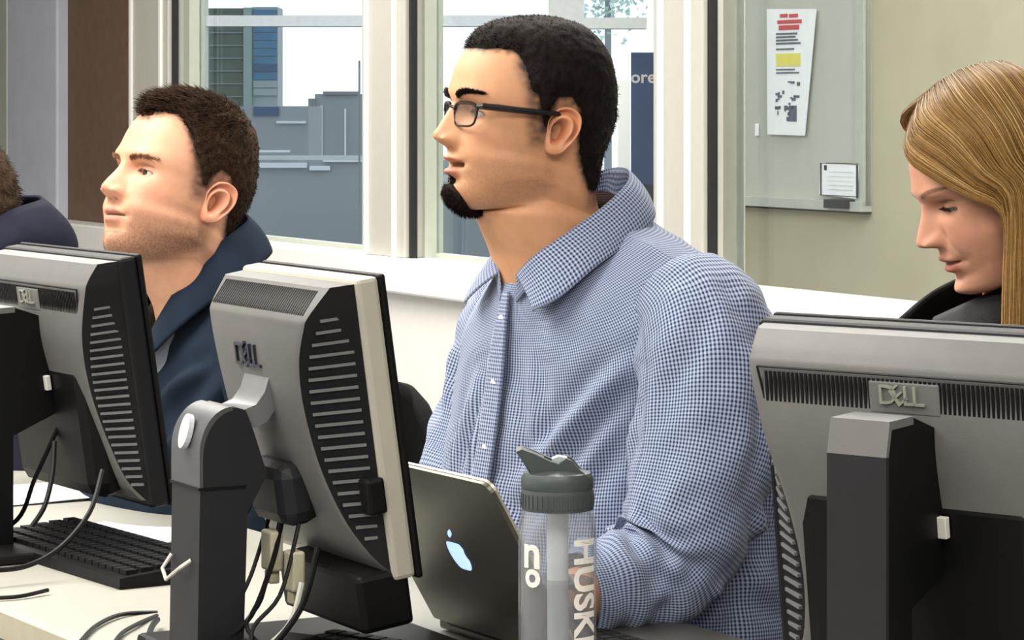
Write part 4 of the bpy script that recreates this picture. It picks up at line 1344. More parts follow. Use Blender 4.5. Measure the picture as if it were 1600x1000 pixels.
class Person:
    def __init__(s, px, S, psi, label, group=None):
        """psi: degrees the trunk turns from facing picture-left towards the camera"""
        d = F / S
        s.root = empty('person', ((px - 800) / S, d, 0), math.radians(90 + psi))
        s.psi = psi; s.S = S; s.d = d
        tag(s.root, label, 'person', group)
        th = math.radians(90 + psi)
        s.Ri = Rz(-th)
        s.loc = np.array([(px - 800) / S, d, 0])
    def local(s, P):
        return s.Ri @ (np.array(P) - s.loc)
    def head_pos(s, px, py, S):
        return tuple(s.local(at(px, py, F / S)))
    def body(s, hd, o, arms=(), hands=(), ear=True):
        G = place_head(hd['G'], o)
        nr, nc = G.shape[:2]
        V = [G.reshape(-1, 3)]; C = [hd['C'].reshape(-1, 3)]; Fc = grid_faces(nr, nc).tolist()
        off = nr * nc
        if ear:
            for side in (-1, 1):
                E, Hx = ear_grid(side, o.get('ear_s', 1.0), o.get('ear_z', 0.0), o.get('ear_y', -.006))
                P = place_head(E, o, neck=False)
                r, c = P.shape[:2]
                V.append(P.reshape(-1, 3))
                base = np.array(lin(o['skin'])); red = np.array(lin(o.get('ear_col', 'b5603f')))
                cc = np.zeros((r, c, 3)); ss = np.linspace(0, 1, r)[:, None]
                w = np.clip(.30 + .65 * np.exp(-(ss / .36) ** 4) + .3 * np.exp(-((ss - .66) / .06) ** 2) * Hx[None, :] + 0 * Hx[None, :], 0, 1)[..., None]
                cc = base * (1 - w) + red * w
                C.append(cc.reshape(-1, 3))
                Fc += grid_faces(r, c, off).tolist(); off += r * c
        for A in arms:
            r, c = A.shape[:2]
            V.append(A.reshape(-1, 3)); C.append(np.tile(np.array(lin(o['skin'])), (r * c, 1)))
            Fc += grid_faces(r, c, off).tolist(); off += r * c
        for hv, hf in hands:
            V.append(hv); C.append(np.tile(np.array(lin(o['skin'])), (len(hv), 1)))
            Fc += [[i + off for i in q] for q in hf]; off += len(hv)
        return mesh_obj('body', np.concatenate(V), Fc, 'skin', s.root, smooth=True, col=np.concatenate(C))
    def legs(s, m, seat_z, hipx=.10, knee_y=.42):
        b = None
        hips = np.array(rings(np.array([(.17, seat_z + .16, -.15, seat_z + .14, .215, 0, seat_z + .15, 2.2), (.19, seat_z + .10, -.17, seat_z + .08, .225, 0, seat_z + .09, 2.2), (.17, seat_z + .02, -.15, seat_z + .01, .20, 0, seat_z + .015, 2.2), (.02, seat_z - .0, -.02, seat_z, .03, 0, seat_z, 2.0)]), np.linspace(0, 2 * math.pi, 32, endpoint=False)))
        V = [hips.reshape(-1, 3)]; Fc = grid_faces(4, 32).tolist(); off = 128
        for sd in (-1, 1):
            L = loft_path([(sd * hipx, 0, seat_z + .09), (sd * hipx * 1.15, .2, seat_z + .09), (sd * hipx * 1.25, knee_y, seat_z + .06), (sd * hipx * 1.25, knee_y + .05, seat_z - .06), (sd * hipx * 1.25, knee_y + .03, .30), (sd * hipx * 1.25, knee_y + .02, .10)], [.10, .095, .078, .07, .058, .052], 20, 40)
            V.append(L.reshape(-1, 3)); Fc += grid_faces(40, 20, off).tolist(); off += 800
        o = mesh_obj('trousers', np.concatenate(V), Fc, m, s.root, smooth=True)
        for sd in (-1, 1):
            x, y = sd * hipx * 1.25, knee_y + .02
            g = loft_path([(x, y - .06, .035), (x, y, .05), (x, y + .08, .045), (x, y + .17, .03), (x, y + .20, .028)], [.03, .05, .047, .042, .02], 14, 16)
            g[..., 2] = np.maximum(g[..., 2], .002)
            mesh_obj('shoe', g.reshape(-1, 3), grid_faces(16, 14).tolist() + [list(range(14)), list(range(15 * 14, 16 * 14))], 'shoe', s.root, smooth=True)

def torso(rows, dens=.006, nc=120):
    R = interp_rows(rows, dens)
    return rings(R, np.linspace(0, 2 * math.pi, nc, endpoint=False))

def collar_grid(top, bot, n=80, m=14, bulge=.010):
    """fold-over collar: top line and bottom line as open splines; the leaf rolls over outwards"""
    T, B = spline(top, n), spline(bot, n)
    G = []
    for k in range(m):
        u = k / (m - 1)
        P = T * (1 - u) + B * u
        out = (B - T).copy(); out[:, 2] = 0
        out /= np.maximum(np.linalg.norm(out, axis=1, keepdims=True), 1e-6)
        P = P + out * (bulge * math.sin(math.pi * min(1, u * 1.0)) ** .8)
        G.append(P)
    return np.array(G)

def trunk_rows(dz=0.0, w=1.0, dep=1.0, dy=0.0):
    rows = [
        (.150, 1.125, .030, 1.215, .070, .080, 1.180, 2.0),
        (.165, 1.105, .000, 1.198, .088, .070, 1.172, 2.0),
        (.172, 1.078, -.050, 1.165, .132, .052, 1.152, 2.1),
        (.178, 1.045, -.102, 1.120, .178, .036, 1.124, 2.2),
        (.184, 1.005, -.155, 1.060, .214, .020, 1.080, 2.3),
        (.190, .960, -.178, .990, .228, .010, 1.020, 2.3),
        (.200, .900, -.192, .910, .236, .005, .940, 2.3),
        (.213, .830, -.200, .830, .243, .005, .850, 2.3),
        (.222, .760, -.200, .750, .250, .005, .760, 2.3),
        (.212, .690, -.190, .670, .250, .000, .680, 2.3),
        (.180, .620, -.170, .600, .240, .000, .610, 2.3),
        (.150, .580, -.150, .565, .220, .000, .570, 2.3)]
    out = []
    for r in rows:
        r = list(r)
        k = 1.0 if r[1] > .7 else 1.0
        r[0] = r[0] * dep + dy; r[2] = r[2] * dep + dy; r[5] = r[5] * dep + dy; r[4] *= w
        f = min(1.0, max(0.0, (r[6] - .55) / .5))
        for q in (1, 3, 6): r[q] += dz * f
        out.append(tuple(r))
    return out

# ------------------------------------------------------------------ man in the checked shirt
def man_shirt():
    P = Person(975, 1240, 33, 'man with glasses and goatee in a blue checked shirt at the laptop')
    poly = [(.25, .0900), (.080, .0900), (.062, .0915), (.047, .087), (.040, .068), (.032, .047), (.022, .036), (.014, .012), (.010, -.006), (.002, -.004), (.001, .022), (-.006, .038), (-.022, .040), (-.034, .026), (-.039, -.005), (-.042, -.025), (-.055, -.050), (-.066, -.072), (-.25, -.075), (-.25, .3), (.25, .3)]
    fade = [(.048, .095), (.050, .070), (.040, .046), (.032, .010), (.026, -.022), (.006, -.024), (-.03, .03), (-.044, -.040), (-.070, -.09), (-.2, -.09), (-.2, .3), (.048, .3)]
    o = dict(skin='dfa57c', scale=.985, pos=P.head_pos(827, 201, 1262), yaw=-12, pitch=5.5, neck_shift=(0, .022, 0), forehead=.010,
             jaw=1.12, neck=1.30, neck_f=.020, neck_b=.040, nose=1.12, bump=.0024, nose_w=1.18, cheek=.004, eye_y=.0735, mouth_open=.0034, lips=1.45, mouth_z=-.052,
             stubble='7a543c', stubble_a=.42, st0=.005, st1=-.09, hair_poly=poly, hair_col='1a1311', fade=fade, brow='150e0c', brow_t=1.15, brow_a=.95, eye_open=.0045,
             ear_s=1.04, ear_y=-.010, ear_z=-.002, dchin=.0, dchin_y=-.002, blush='c4795c')
    hd = build_head(o)
    larm = loft_path([(-.03, .06, 1.10), (-.15, .04, 1.085), (-.21, .04, 1.05), (-.262, .07, .92), (-.262, .125, .795), (-.268, .180, .776), (-.272, .230, .770), (-.268, .270, .768)], [.03, .05, .055, .05, .042, .042, .036, .029], 16, 50)
    rarm = loft_path([(.03, .06, 1.10), (.12, .04, 1.085), (.16, .03, 1.05), (.20, .06, .92), (.20, .10, .795), (.18, .12, .72), (.16, .16, .65), (.14, .20, .61)], [.03, .05, .055, .05, .042, .042, .036, .029], 16, 50)
    hands = []
    hands.append(hand_mesh(1, (.88 * Rz(math.radians(-100)) @ Rx(math.radians(-8)), np.array([-.262, .282, .766]))))
    hands.append(hand_mesh(-1, (Rz(math.radians(25)) @ Rx(math.radians(-14)), np.array([.135, .215, .605]))))
    P.body(hd, o, [larm, rarm], hands)
    eyes(hd, o, P.root, gaze=(6, 0))
    # hair: short all over
    G = hd['G']
    sd = poly_sd(np.stack([G[..., 1], G[..., 2]], -1), poly)
    nzv = nz3(G, 120, 4.0)
    th = -.003 + .003 * sstep(-.002, .003, sd + nzv * .003) + sstep(.0, .022, sd) * (.0065 + .0055 * sstep(.02, .11, G[..., 2])) + (nzv * .0012 + nz3(G, 60, 1.0) * .0012) * sstep(.0, .01, sd)
    hair_shell(hd, o, th, '0f0b0a', '241a16', 'hair', P.root, spikes=7000, spike_len=.006, comb=(0, .25, -.35), spike_w=.0005)
    # goatee
    ax = np.abs(G[..., 0])
    gb = sstep(1.15, .80, np.hypot(G[..., 0] / .0215, (G[..., 2] + .094) / .0155)) * (G[..., 1] > .060)
    gb = np.maximum(gb, sstep(1.1, .6, np.hypot(G[..., 0] / .008, (G[..., 2] + .076) / .012)) * .5 * (G[..., 1] > .06))
    gb = gb + nzv * .10 * (gb > .05)
    hair_shell(hd, o, -.002 + .0062 * gb, '120c0a', '2a1c16', 'goatee', P.root, spikes=1400, spike_len=.006, comb=(0, .1, -.8), spike_w=.0005)
    # thin moustache line is only on the skin; eyebrows get short hairs
    bz = .0315 + .006 * np.sin(np.clip((ax - .012) / .04, 0, 1) * math.pi * .75)
    bm = np.exp(-((G[..., 2] - bz) / np.interp(ax, [.01, .018, .034, .056], [.0028, .0048, .0042, .0014])) ** 4) * sstep(.009, .014, ax) * sstep(.058, .048, ax) * (G[..., 1] > .03)
    hair_shell(hd, o, -.0012 + .0017 * bm, '120c0a', '241813', 'eyebrows', P.root, spikes=700, spike_len=.006, comb=lambda B: np.stack([np.sign(B[:, 0]) * .9, B[:, 0] * 0 - .1, B[:, 0] * 0 + .25], -1), spike_w=.0004, spread=.3)
    glasses(P, o)
    # ---- shirt
    rows = trunk_rows()
    T = torso(rows, .0045, 160)
    def tf(Q):
        d = .0065 * nz3(Q * np.array([1, 1, .6]), 9, 1.3) + .0030 * nz3(Q, 26, 5.1)
        for a, b, am, w in [((-.19, .13, 1.02), (-.06, .21, .86), .007, .012), ((-.20, .14, .97), (-.10, .215, .80), .007, .012), ((-.05, .19, 1.03), (-.09, .20, .88), .005, .011),
                            ((-.235, .0, .80), (-.12, .20, .72), .008, .014), ((-.24, -.05, .88), (-.20, -.15, .72), .008, .014), ((-.23, -.09, .95), (-.15, -.17, .80), .008, .014),
                            ((-.25, -.02, .76), (-.14, -.18, .66), .009, .015), ((-.245, .04, .72), (-.16, .17, .67), .008, .013), ((-.10, -.16, 1.06), (-.18, -.13, .92), .005, .014),
                            ((.02, .19, 1.0), (.05, .20, .84), .006, .011), ((.06, .18, .98), (.12, .19, .82), .006, .012), ((-.03, .205, .86), (-.08, .215, .74), .005, .012)]:
            d = d + seg_fold(Q, a, b, am, w)
        return d
    sh = cloth_obj('shirt', T, 'check_cloth', P.root, tf)
    def sleeve(sg):
        path = [(sg * .165, .035, 1.085), (sg * .205, .035, 1.062), (sg * .240, .045, 1.005), (sg * .262, .065, .930), (sg * .270, .095, .855), (sg * .268, .130, .795), (sg * .268, .172, .776), (sg * .272, .220, .774), (sg * .272, .258, .770)]
        if sg > 0: path = [(x * .76, y - .01, z) for x, y, z in path[:6]] + [(.185, .11, .72), (.165, .14, .66), (.15, .17, .62)]
        A = loft_path(path, [.070, .082, .086, .083, .078, .073, .066, .058, .050], 64, 130)
        def sf(Q):
            d = .0055 * nz3(Q * np.array([1, 1, .7]), 14, 7.7) + .0028 * nz3(Q, 34, 2.0)
            ii = np.linspace(0, 1, Q.shape[0])[:, None]; th = np.linspace(0, 2 * math.pi, Q.shape[1], endpoint=False)[None, :]
            nn = nz3(Q, 10, 4.2)
            d = d + .0032 * np.sin(5 * th + 6 * nn + 3 * ii) * sstep(.05, .2, ii) * sstep(.75, .5, ii)
            d = d + .0042 * np.sin(46 * ii + 2.2 * np.sin(2 * th) + 5 * nn) * sstep(.50, .62, ii)
            for a, b, am, w in [((-.20, .10, .87), (-.33, .16, .80), .008, .010), ((-.20, .16, .83), (-.33, .18, .77), .009, .010), ((-.26, .18, .84), (-.32, .10, .77), .007, .009),
                                ((-.30, .02, 1.03), (-.33, .06, .86), .005, .012), ((-.26, .10, 1.02), (-.31, .12, .88), .005, .011), ((-.22, .12, 1.0), (-.20, .13, .88), .006, .012),
                                ((-.24, -.02, 1.06), (-.32, .01, .92), .004, .012), ((-.19, .21, .82), (-.27, .24, .76), .007, .009), ((-.33, .07, .90), (-.30, .01, .80), .007, .011),
                                ((-.14, .25, .82), (-.24, .27, .75), .006, .009)]:
                d = d + seg_fold(Q * np.array([-sg, 1, 1]), a, b, am, w)
            return d
        s = cloth_obj('sleeve', A, 'check_cloth', sh, sf)
        # armhole seam: a thin raised ring
        return s
    sleeve(-1); sleeve(1)
    # collar
    half_t = [(-.020, .176, 1.118), (-.042, .166, 1.140), (-.067, .130, 1.170), (-.073, .085, 1.198), (-.060, .038, 1.226), (-.030, .012, 1.242)]
    half_b = [(-.078, .190, 1.078), (-.100, .165, 1.095), (-.106, .115, 1.130), (-.100, .065, 1.155), (-.080, .012, 1.182), (-.040, -.016, 1.197)]
    full = lambda h, mid: h + [mid] + [(-x, y, z) for x, y, z in h[::-1]]
    cg = collar_grid(full(half_t, (0, .005, 1.246)), full(half_b, (0, -.024, 1.200)), 90, 14, .006)
    cloth_obj('collar', cg, 'check_cloth', sh, closed=False, thick=.003)
    # collar stand against the neck
    tb = collar_grid(full(half_t, (0, .005, 1.246)), full([(x * .95, y - .002, z - .035) for x, y, z in half_t], (0, .014, 1.195)), 90, 6, .001)
    cloth_obj('collar_stand', tb, 'check_cloth', sh, closed=False, thick=.002)
    # placket and buttons
    R = interp_rows(rows, .006)
    pg = rings(R, np.linspace(-.052, .052, 9))
    pg = pg[(pg[:, 4, 2] < 1.095) & (pg[:, 4, 2] > .60)]
    pg = pg + np.array([0, .006, 0])
    cloth_obj('placket', pg, 'check_cloth', sh, closed=False, thick=.004)
    for z in (1.065, .985, .905, .825, .745):
        i = np.argmin(np.abs(pg[:, 4, 2] - z)); c = pg[i, 4]
        b = MB(); n = 14
        b.add([(c[0] + .0055 * math.cos(2 * math.pi * k / n), c[1] + q, c[2] + .0055 * math.sin(2 * math.pi * k / n)) for q in (.0005, .004) for k in range(n)],
              [tuple(range(n, 2 * n))] + [(k, (k + 1) % n, n + (k + 1) % n, n + k) for k in range(n)])
        b.build('button', 'button_white', sh)
    # undershirt in the open neck
    ug = rings(np.array([(.150, 1.112, .00, 1.20, .060, .07, 1.165, 2.0), (.158, 1.08, -.02, 1.18, .085, .06, 1.14, 2.0), (.16, 1.03, -.05, 1.13, .11, .05, 1.08, 2.0)]), np.linspace(0, 2 * math.pi, 60, endpoint=False))
    cloth_obj('undershirt', ug, 'white_tee', P.root)
    P.legs('pants_black', .49)
    return P

def glasses(P, o):
    """dark half-rim glasses in head space"""
    yl = .1040
    def rim_pts(s):
        w, h = .0250, .0145
        pts = []
        for k in range(40):
            a = 2 * math.pi * k / 40
            x = w * np.sign(math.cos(a)) * abs(math.cos(a)) ** .55; z = h * np.sign(math.sin(a)) * abs(math.sin(a)) ** .6
            if z < 0: x *= .94
            X = s * .0325 + x
            pts.append((X, yl - (abs(X) / .06) ** 2 * .012, .0085 + z))
        return pts
    b = MB(); top = MB(); tmp = MB(); lens = MB(); arms = []
    def conv(mb):
        mb.v = [tuple(q) for q in place_head(np.array(mb.v), o, neck=False)]
        return mb
    for s in (-1, 1):
        r = rim_pts(s)
        b.tube(r + [r[0]], .0014, 8, caps=False)
        upper = [p for p in r if p[2] > .0085 + .004]
        upper.sort(key=lambda p: p[0])
        top.tube(upper, .0024, 8)
        n = len(r)
        lens.add([(x, y + .0005, z) for x, y, z in r] + [(x, y - .0009, z) for x, y, z in r], [tuple(range(n)), tuple(range(n, 2 * n))[::-1]] + [(k, (k + 1) % n, n + (k + 1) % n, n + k) for k in range(n)])
        X = s * .0590
        tmp.tube([(X - s * .003, yl - .0125, .0190), (X + s * .007, yl - .016, .0195), (X + s * .0130, yl - .030, .0195), (s * .0760, .055, .0190), (s * .0795, .020, .0185), (s * .0790, -.004, .0200), (s * .0760, -.022, .008), (s * .0730, -.028, -.010)],
                 [.0034, .0042, .0044, .0042, .0038, .0030, .0022, .0016], 8)
        arms.append(tmp); tmp = MB()
    top.tube([(-.010, yl + .001, .0165), (-.004, yl + .003, .0180), (.004, yl + .003, .0180), (.010, yl + .001, .0165)], .0018, 8)
    g = conv(b).build('glasses', 'frame_black', P.root, smooth=True)
    conv(top).build('brow_bar', 'frame_black', g, smooth=True)
    for t in arms: conv(t).build('temple_arm', 'frame_black', g, smooth=True)
    conv(lens).build('lens', 'lens', g)

shirt_man = man_shirt()

# ------------------------------------------------------------------ man in the navy jacket
def jacket(P, rows, m, name, sleeves=True, seed=1.0, nf=9):
    T = torso(rows, .006, 120)
    def tf(Q):
        d = .005 * nz3(Q * np.array([1, 1, .7]), 8, seed) + .0025 * nz3(Q, 20, seed + 3)
        for a, b in (((-.19, .13, .98), (-.05, .20, .84)), ((-.20, .10, .93), (-.10, .20, .76)), ((-.12, .15, 1.04), (-.06, .19, .90)), ((.05, .18, .98), (.11, .18, .82))):
            d = d + seg_fold(Q, a, b, .009, .014)
        return d
    j = cloth_obj(name, T, m, P.root, tf)
    z0 = max(r[6] for r in rows[3:5])
    for sg in (-1, 1):
        path = [(sg * .160, .035, 1.085), (sg * .205, .035, 1.060), (sg * .240, .05, .99), (sg * .255, .04, .90), (sg * .252, .04, .79), (sg * .235, .07, .69), (sg * .19, .13, .61)]
        dz = rows[3][6] - 1.128
        path = [(x, y, z + dz * min(1, max(0, (z - .75) / .3))) for x, y, z in path]
        A = loft_path(path, [.068, .078, .080, .074, .068, .06, .05], 36, 70)
        cloth_obj('sleeve', A, m, j, lambda Q: .005 * nz3(Q, 15, seed + 1) + .0025 * nz3(Q, 36, seed))
    return j

def man_navy():
    P = Person(350, 1005, 36, 'man with short brown hair in a navy jacket behind the curved-neck monitor')
    poly = [(.25, .080), (.098, .080), (.086, .086), (.070, .098), (.056, .097), (.047, .080), (.036, .052), (.024, .030), (.014, .010), (.003, .006), (.000, .024), (-.012, .034), (-.026, .030), (-.040, .004), (-.046, -.030), (-.060, -.060), (-.25, -.066), (-.25, .3), (.25, .3)]
    fade = [(.050, .09), (.042, .050), (.032, .020), (.024, -.012), (.006, -.014), (-.03, .02), (-.046, -.048), (-.070, -.08), (-.2, -.08), (-.2, .3), (.050, .3)]
    o = dict(skin='e4a988', scale=1.094, pos=P.head_pos(281, 301, 1022), yaw=3, pitch=14, roll=0, neck_shift=(0, .03, 0),
             jaw=1.13, neck=1.14, nose=1.02, nose_w=1.22, socket_shade=.75, arch=.0032, cheek=.006, lips=.9, mouth_z=-.053, nose_tip_z=-.0165,
             stubble='6b4d38', stubble_a=.75, st0=-.015, st1=-.092, hair_poly=poly, hair_col='2a1c13', fade=fade, brow='8a6040', brow_t=.9, brow_a=.5, brow_z=-.004,
             eye_open=.0036, eye_c=-.0008, ear_s=1.04, ear_y=-.012, ear_z=-.010, blush='d07c64', lip='c07a68', chin=-.001, ear_col='b8644a')
    hd = build_head(o)
    P.body(hd, o)
    eyes(hd, o, P.root, gaze=(8, -4))
    G = hd['G']
    sd = poly_sd(np.stack([G[..., 1], G[..., 2]], -1), poly)
    n1, n2 = nz3(G, 120, 2.0), nz3(G, 45, 6.0)
    top = sstep(.05, .115, G[..., 2])
    th = -.003 + .0032 * sstep(-.002, .003, sd + n1 * .005) + sstep(.0, .016, sd) * (.0025 + .0085 * top) + (n1 * .0016 + n2 * .004 * top) * sstep(.0, .01, sd)
    def comb(B):
        t = sstep(.06, .11, B[:, 2])
        return np.stack([-.25 * t + 0 * B[:, 0], .25 + .9 * t, -.45 + .25 * t], -1)
    hair_shell(hd, o, th, '150e0a', '46301f', 'hair', P.root, spikes=8000, spike_len=lambda B: .005 + .015 * sstep(.07, .12, B[:, 2]), comb=comb, spike_w=.0007, seed=5.0)
    ax = np.abs(G[..., 0])
    bz = .0275 + .0032 * np.sin(np.clip((ax - .012) / .04, 0, 1) * math.pi * .75)
    bm = np.exp(-((G[..., 2] - bz) / .0034) ** 4) * sstep(.009, .014, ax) * sstep(.058, .048, ax) * (G[..., 1] > .03)
    hair_shell(hd, o, -.0012 + .0013 * bm, '6e4c32', '8c684a', 'eyebrows', P.root, spikes=300, spike_len=.005, comb=lambda B: np.stack([np.sign(B[:, 0]) * .9, B[:, 0] * 0 - .1, B[:, 0] * 0 + .25], -1), spike_w=.0004, spread=.3)
    dz = -.100
    rows = trunk_rows(dz, 1.02, .92, 0.0)
    for q, (dyv, dzv) in enumerate(((.0, -.075), (.0, -.070), (.0, -.050), (.0, -.025))):
        r = list(rows[q]); r[0] += dyv; r[1] += dzv; rows[q] = tuple(r)
    j = jacket(P, rows, 'navy_cloth', 'jacket', seed=2.4)
    # standing collar, open at the front
    half_t = [(-.036, .162, .965), (-.068, .122, 1.050), (-.086, .060, 1.115), (-.072, .005, 1.145), (-.034, -.024, 1.155)]
    half_b = [(-.054, .186, .925), (-.104, .142, .990), (-.124, .060, 1.050), (-.100, -.020, 1.092), (-.048, -.056, 1.104)]
    full = lambda h, mid: h + [mid] + [(-x, y, z) for x, y, z in h[::-1]]
    cg = collar_grid(full(half_t, (0, -.030, 1.157)), full(half_b, (0, -.064, 1.107)), 70, 10, .006)
    cloth_obj('collar', cg, 'navy_cloth', j, closed=False, thick=.004)
    ug = rings(np.array([(.150, .975, .0, 1.110, .062, .06, 1.05, 2.0), (.164, .955, -.03, 1.085, .090, .05, 1.02, 2.0), (.176, .91, -.06, 1.03, .115, .04, .98, 2.0), (.180, .84, -.06, .98, .115, .04, .92, 2.0)]), np.linspace(0, 2 * math.pi, 60, endpoint=False))
    cloth_obj('undershirt', ug, 'grey_tee', P.root)
    P.legs('pants_black', .49)
    return P
navy_man = man_navy()

# ------------------------------------------------------------------ woman with blonde hair
def woman():
    P = Person(1655, 1350, 14, 'blonde woman in a black jacket looking down behind the dark monitor')
    o = dict(skin='dba184', scale=.955, pos=P.head_pos(1568, 292, 1385), yaw=-4, pitch=-24, neck_shift=(0, -.02, -.01),
             jaw=.93, neck=.86, nose=1.05, nose_w=.92, lips=1.0, cheek=.0035, brow='6a4a30', brow_t=.85, brow_a=.75, eye_open=.0030, eye_c=-.0022, lash='120b0a', lash_a=1.0, socket_shade=.9,
             blush='d98f78', lip='b8685c', chin=.001, width=.97, nose_tip_z=-.0165)
    hd = build_head(o)
    P.body(hd, o)
    eyes(hd, o, P.root, gaze=(0, -22))
    # upper lashes
    for s in (-1, 1):
        b = MB()
        for k in range(16):
            x = s * (.0315 + .013 * (k / 15 * 2 - 1))
            dx = abs(x) - .0315
            z = .0115 - .0022 + .0030 * (1 - (dx / .0138) ** 2) - .10 * dx
            y = .0715 + math.sqrt(max(.0138 ** 2 - dx ** 2 - (z - .0115) ** 2, 1e-6))
            b.tube([(x, y - .001, z), (x + s * .001, y + .004, z - .001), (x + s * .002, y + .0075, z + .0015)], [.0006, .0005, .0001], 5)
        b.v = [tuple(q) for q in place_head(np.array(b.v), o, neck=False)]
        b.build('eyelashes', 'lash', P.root)
    # hair: guide curves from the parting over the near side, then hanging straight down
    Rm = Rz(math.radians(o['yaw'])) @ Rx(math.radians(o['pitch']))
    down = Rm.T @ np.array([0, 0, -1.0])                    # true down, in head space
    VV, FF, CC = [], [], []
    cA, cB, cC = [np.array(lin(c)) for c in ('84602f', 'b0854a', 'd6b378')]
    def guides(s):
        # rows: t = 0 front strand .. 1 back of the head
        g = []
        part = [(.0, .068, .116), (.0, .050, .131), (.0, .020, .142), (.0, -.020, .144), (.0, -.060, .131), (.0, -.090, .100)]
        mid1 = [(.030, .101, .086), (.044, .074, .116), (.052, .035, .124), (.054, -.015, .124), (.050, -.060, .112), (.040, -.095, .080)]
        mid2 = [(.060, .090, .052), (.074, .062, .080), (.082, .028, .082), (.085, -.015, .080), (.080, -.062, .066), (.060, -.098, .040)]
        mid3 = [(.079, .064, .018), (.083, .048, .040), (.087, .022, .040), (.089, -.015, .036), (.084, -.062, .022), (.064, -.102, -.004)]
        low = [(.083, .040, -.016), (.086, .030, .0), (.089, .012, .0), (.090, -.018, -.008), (.086, -.062, -.020), (.066, -.104, -.040)]
        for k in range(6):
            p = [np.array(q[k], float) for q in (part, mid1, mid2, mid3, low)]
            e = p[-1]
            p.append(e + down * .085 + np.array([.001, .0, 0]))
            p.append(e + down * .18 + np.array([-.004, .0, 0]))
            p.append(e + down * .27 + np.array([-.008, .0, 0]))
            p = np.array(p); p[:, 0] *= s
            if s > 0:                                        # far side lies closer and further back
                p[1:, 0] *= .74; p[4:, 1] -= .035 * (1 - k / 5)
            g.append(p)
        return np.array(g)
    def surf(g, t, n=40):
        k = spline([tuple(x) for x in g.reshape(6, -1)], 2)  # dummy to keep types simple
        f = t * 5; i = min(int(f), 4); u = f - i
        a, b, c, d = g[max(i - 1, 0)], g[i], g[i + 1], g[min(i + 2, 5)]
        row = .5 * ((2 * b) + (c - a) * u + (2 * a - 5 * b + 4 * c - d) * u * u + (3 * b - a - 3 * c + d) * u ** 3)
        return spline(row, n)
    objs = []
    for s in (-1, 1):
        g = guides(s)
        # under-sheet
        nt, ns = 60, 44
        S = np.array([surf(g, t, ns) for t in np.linspace(0 if s < 0 else .22, 1, nt)])
        C0 = len(VV) and sum(len(v) for v in VV)
        inner = S.copy(); inner[..., 0] *= .965
        off = sum(len(v) for v in VV)
        VV.append(inner.reshape(-1, 3)); FF += grid_faces(nt, ns, off, closed=False).tolist()
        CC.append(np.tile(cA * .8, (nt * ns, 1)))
        # locks
        nl = 2200
        m = 26
        for q in range(nl):
            t = RNG.uniform(0, 1) ** (1.15)
            if s > 0: t = .22 + .78 * t
            row = surf(g, t, m)
            w = RNG.uniform(.0003, .0008)
            lift = RNG.normal(0, .0016) + .0012
            out = row.copy(); cen = np.array([0, -.01, .02]); out = row - cen; out /= np.linalg.norm(out, axis=1, keepdims=True)
            ph = RNG.uniform(0, 6)
            wob = np.sin(np.linspace(0, 5, m) + ph) * .0016
            path = row + out * lift + np.stack([wob * 0, wob, wob * 0], -1)
            T = np.gradient(path, axis=0); T /= np.maximum(np.linalg.norm(T, axis=1, keepdims=True), 1e-6)
            sv = np.cross(T, out); sv /= np.maximum(np.linalg.norm(sv, axis=1, keepdims=True), 1e-6)
            ww = w * np.interp(np.arange(m), [0, 3, m - 6, m - 1], [.5, 1, 1, .25])[:, None]
            ring = np.stack([path + sv * ww, path + out * ww * .6, path - sv * ww, path - out * ww * .5], 1)
            off = sum(len(v) for v in VV) if q == 0 else off + 4 * m
            VV.append(ring.reshape(-1, 3)); FF += grid_faces(m, 4, off).tolist()
            r = RNG.uniform()
            c = cA + (cB - cA) * min(1, r * 1.5) if r < .66 else cB + (cC - cB) * (r - .66) / .34
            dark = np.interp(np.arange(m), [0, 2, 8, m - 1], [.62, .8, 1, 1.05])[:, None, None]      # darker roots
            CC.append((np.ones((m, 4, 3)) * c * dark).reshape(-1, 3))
    V = np.concatenate(VV); C = np.concatenate(CC)
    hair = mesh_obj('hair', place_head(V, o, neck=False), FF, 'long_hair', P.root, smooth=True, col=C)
    rows = trunk_rows(-.075, .80, .78, .03)
    j = jacket(P, rows, 'black_cloth', 'jacket', seed=4.4)
    half_t = [(-.040, .172, 1.085), (-.066, .125, 1.110), (-.070, .060, 1.135), (-.055, .010, 1.150), (-.025, -.012, 1.158)]
    half_b = [(-.070, .200, 1.025), (-.098, .140, 1.060), (-.104, .060, 1.090), (-.085, -.015, 1.110), (-.040, -.045, 1.118)]
    full = lambda h, mid: h + [mid] + [(-x, y, z) for x, y, z in h[::-1]]
    cg = collar_grid(full(half_t, (0, -.016, 1.160)), full(half_b, (0, -.052, 1.120)), 70, 10, .012)
    cloth_obj('collar', cg, 'black_cloth', j, closed=False, thick=.006)
    b = MB(); b.lathe([(.0005, .004), (.005, .003), (.006, .0), (.0005, -.001)], 16)
    M = Matrix.Translation((-.086, .196, 1.062)) @ Matrix.Rotation(math.radians(60), 4, 'Z') @ Matrix.Rotation(math.radians(-80), 4, 'X')
    b.v = [tuple(M @ Vector(q)) for q in b.v]
    b.build('snap_button', 'button_silver', j)
    P.legs('pants_black', .48)
    return P
blonde = woman()

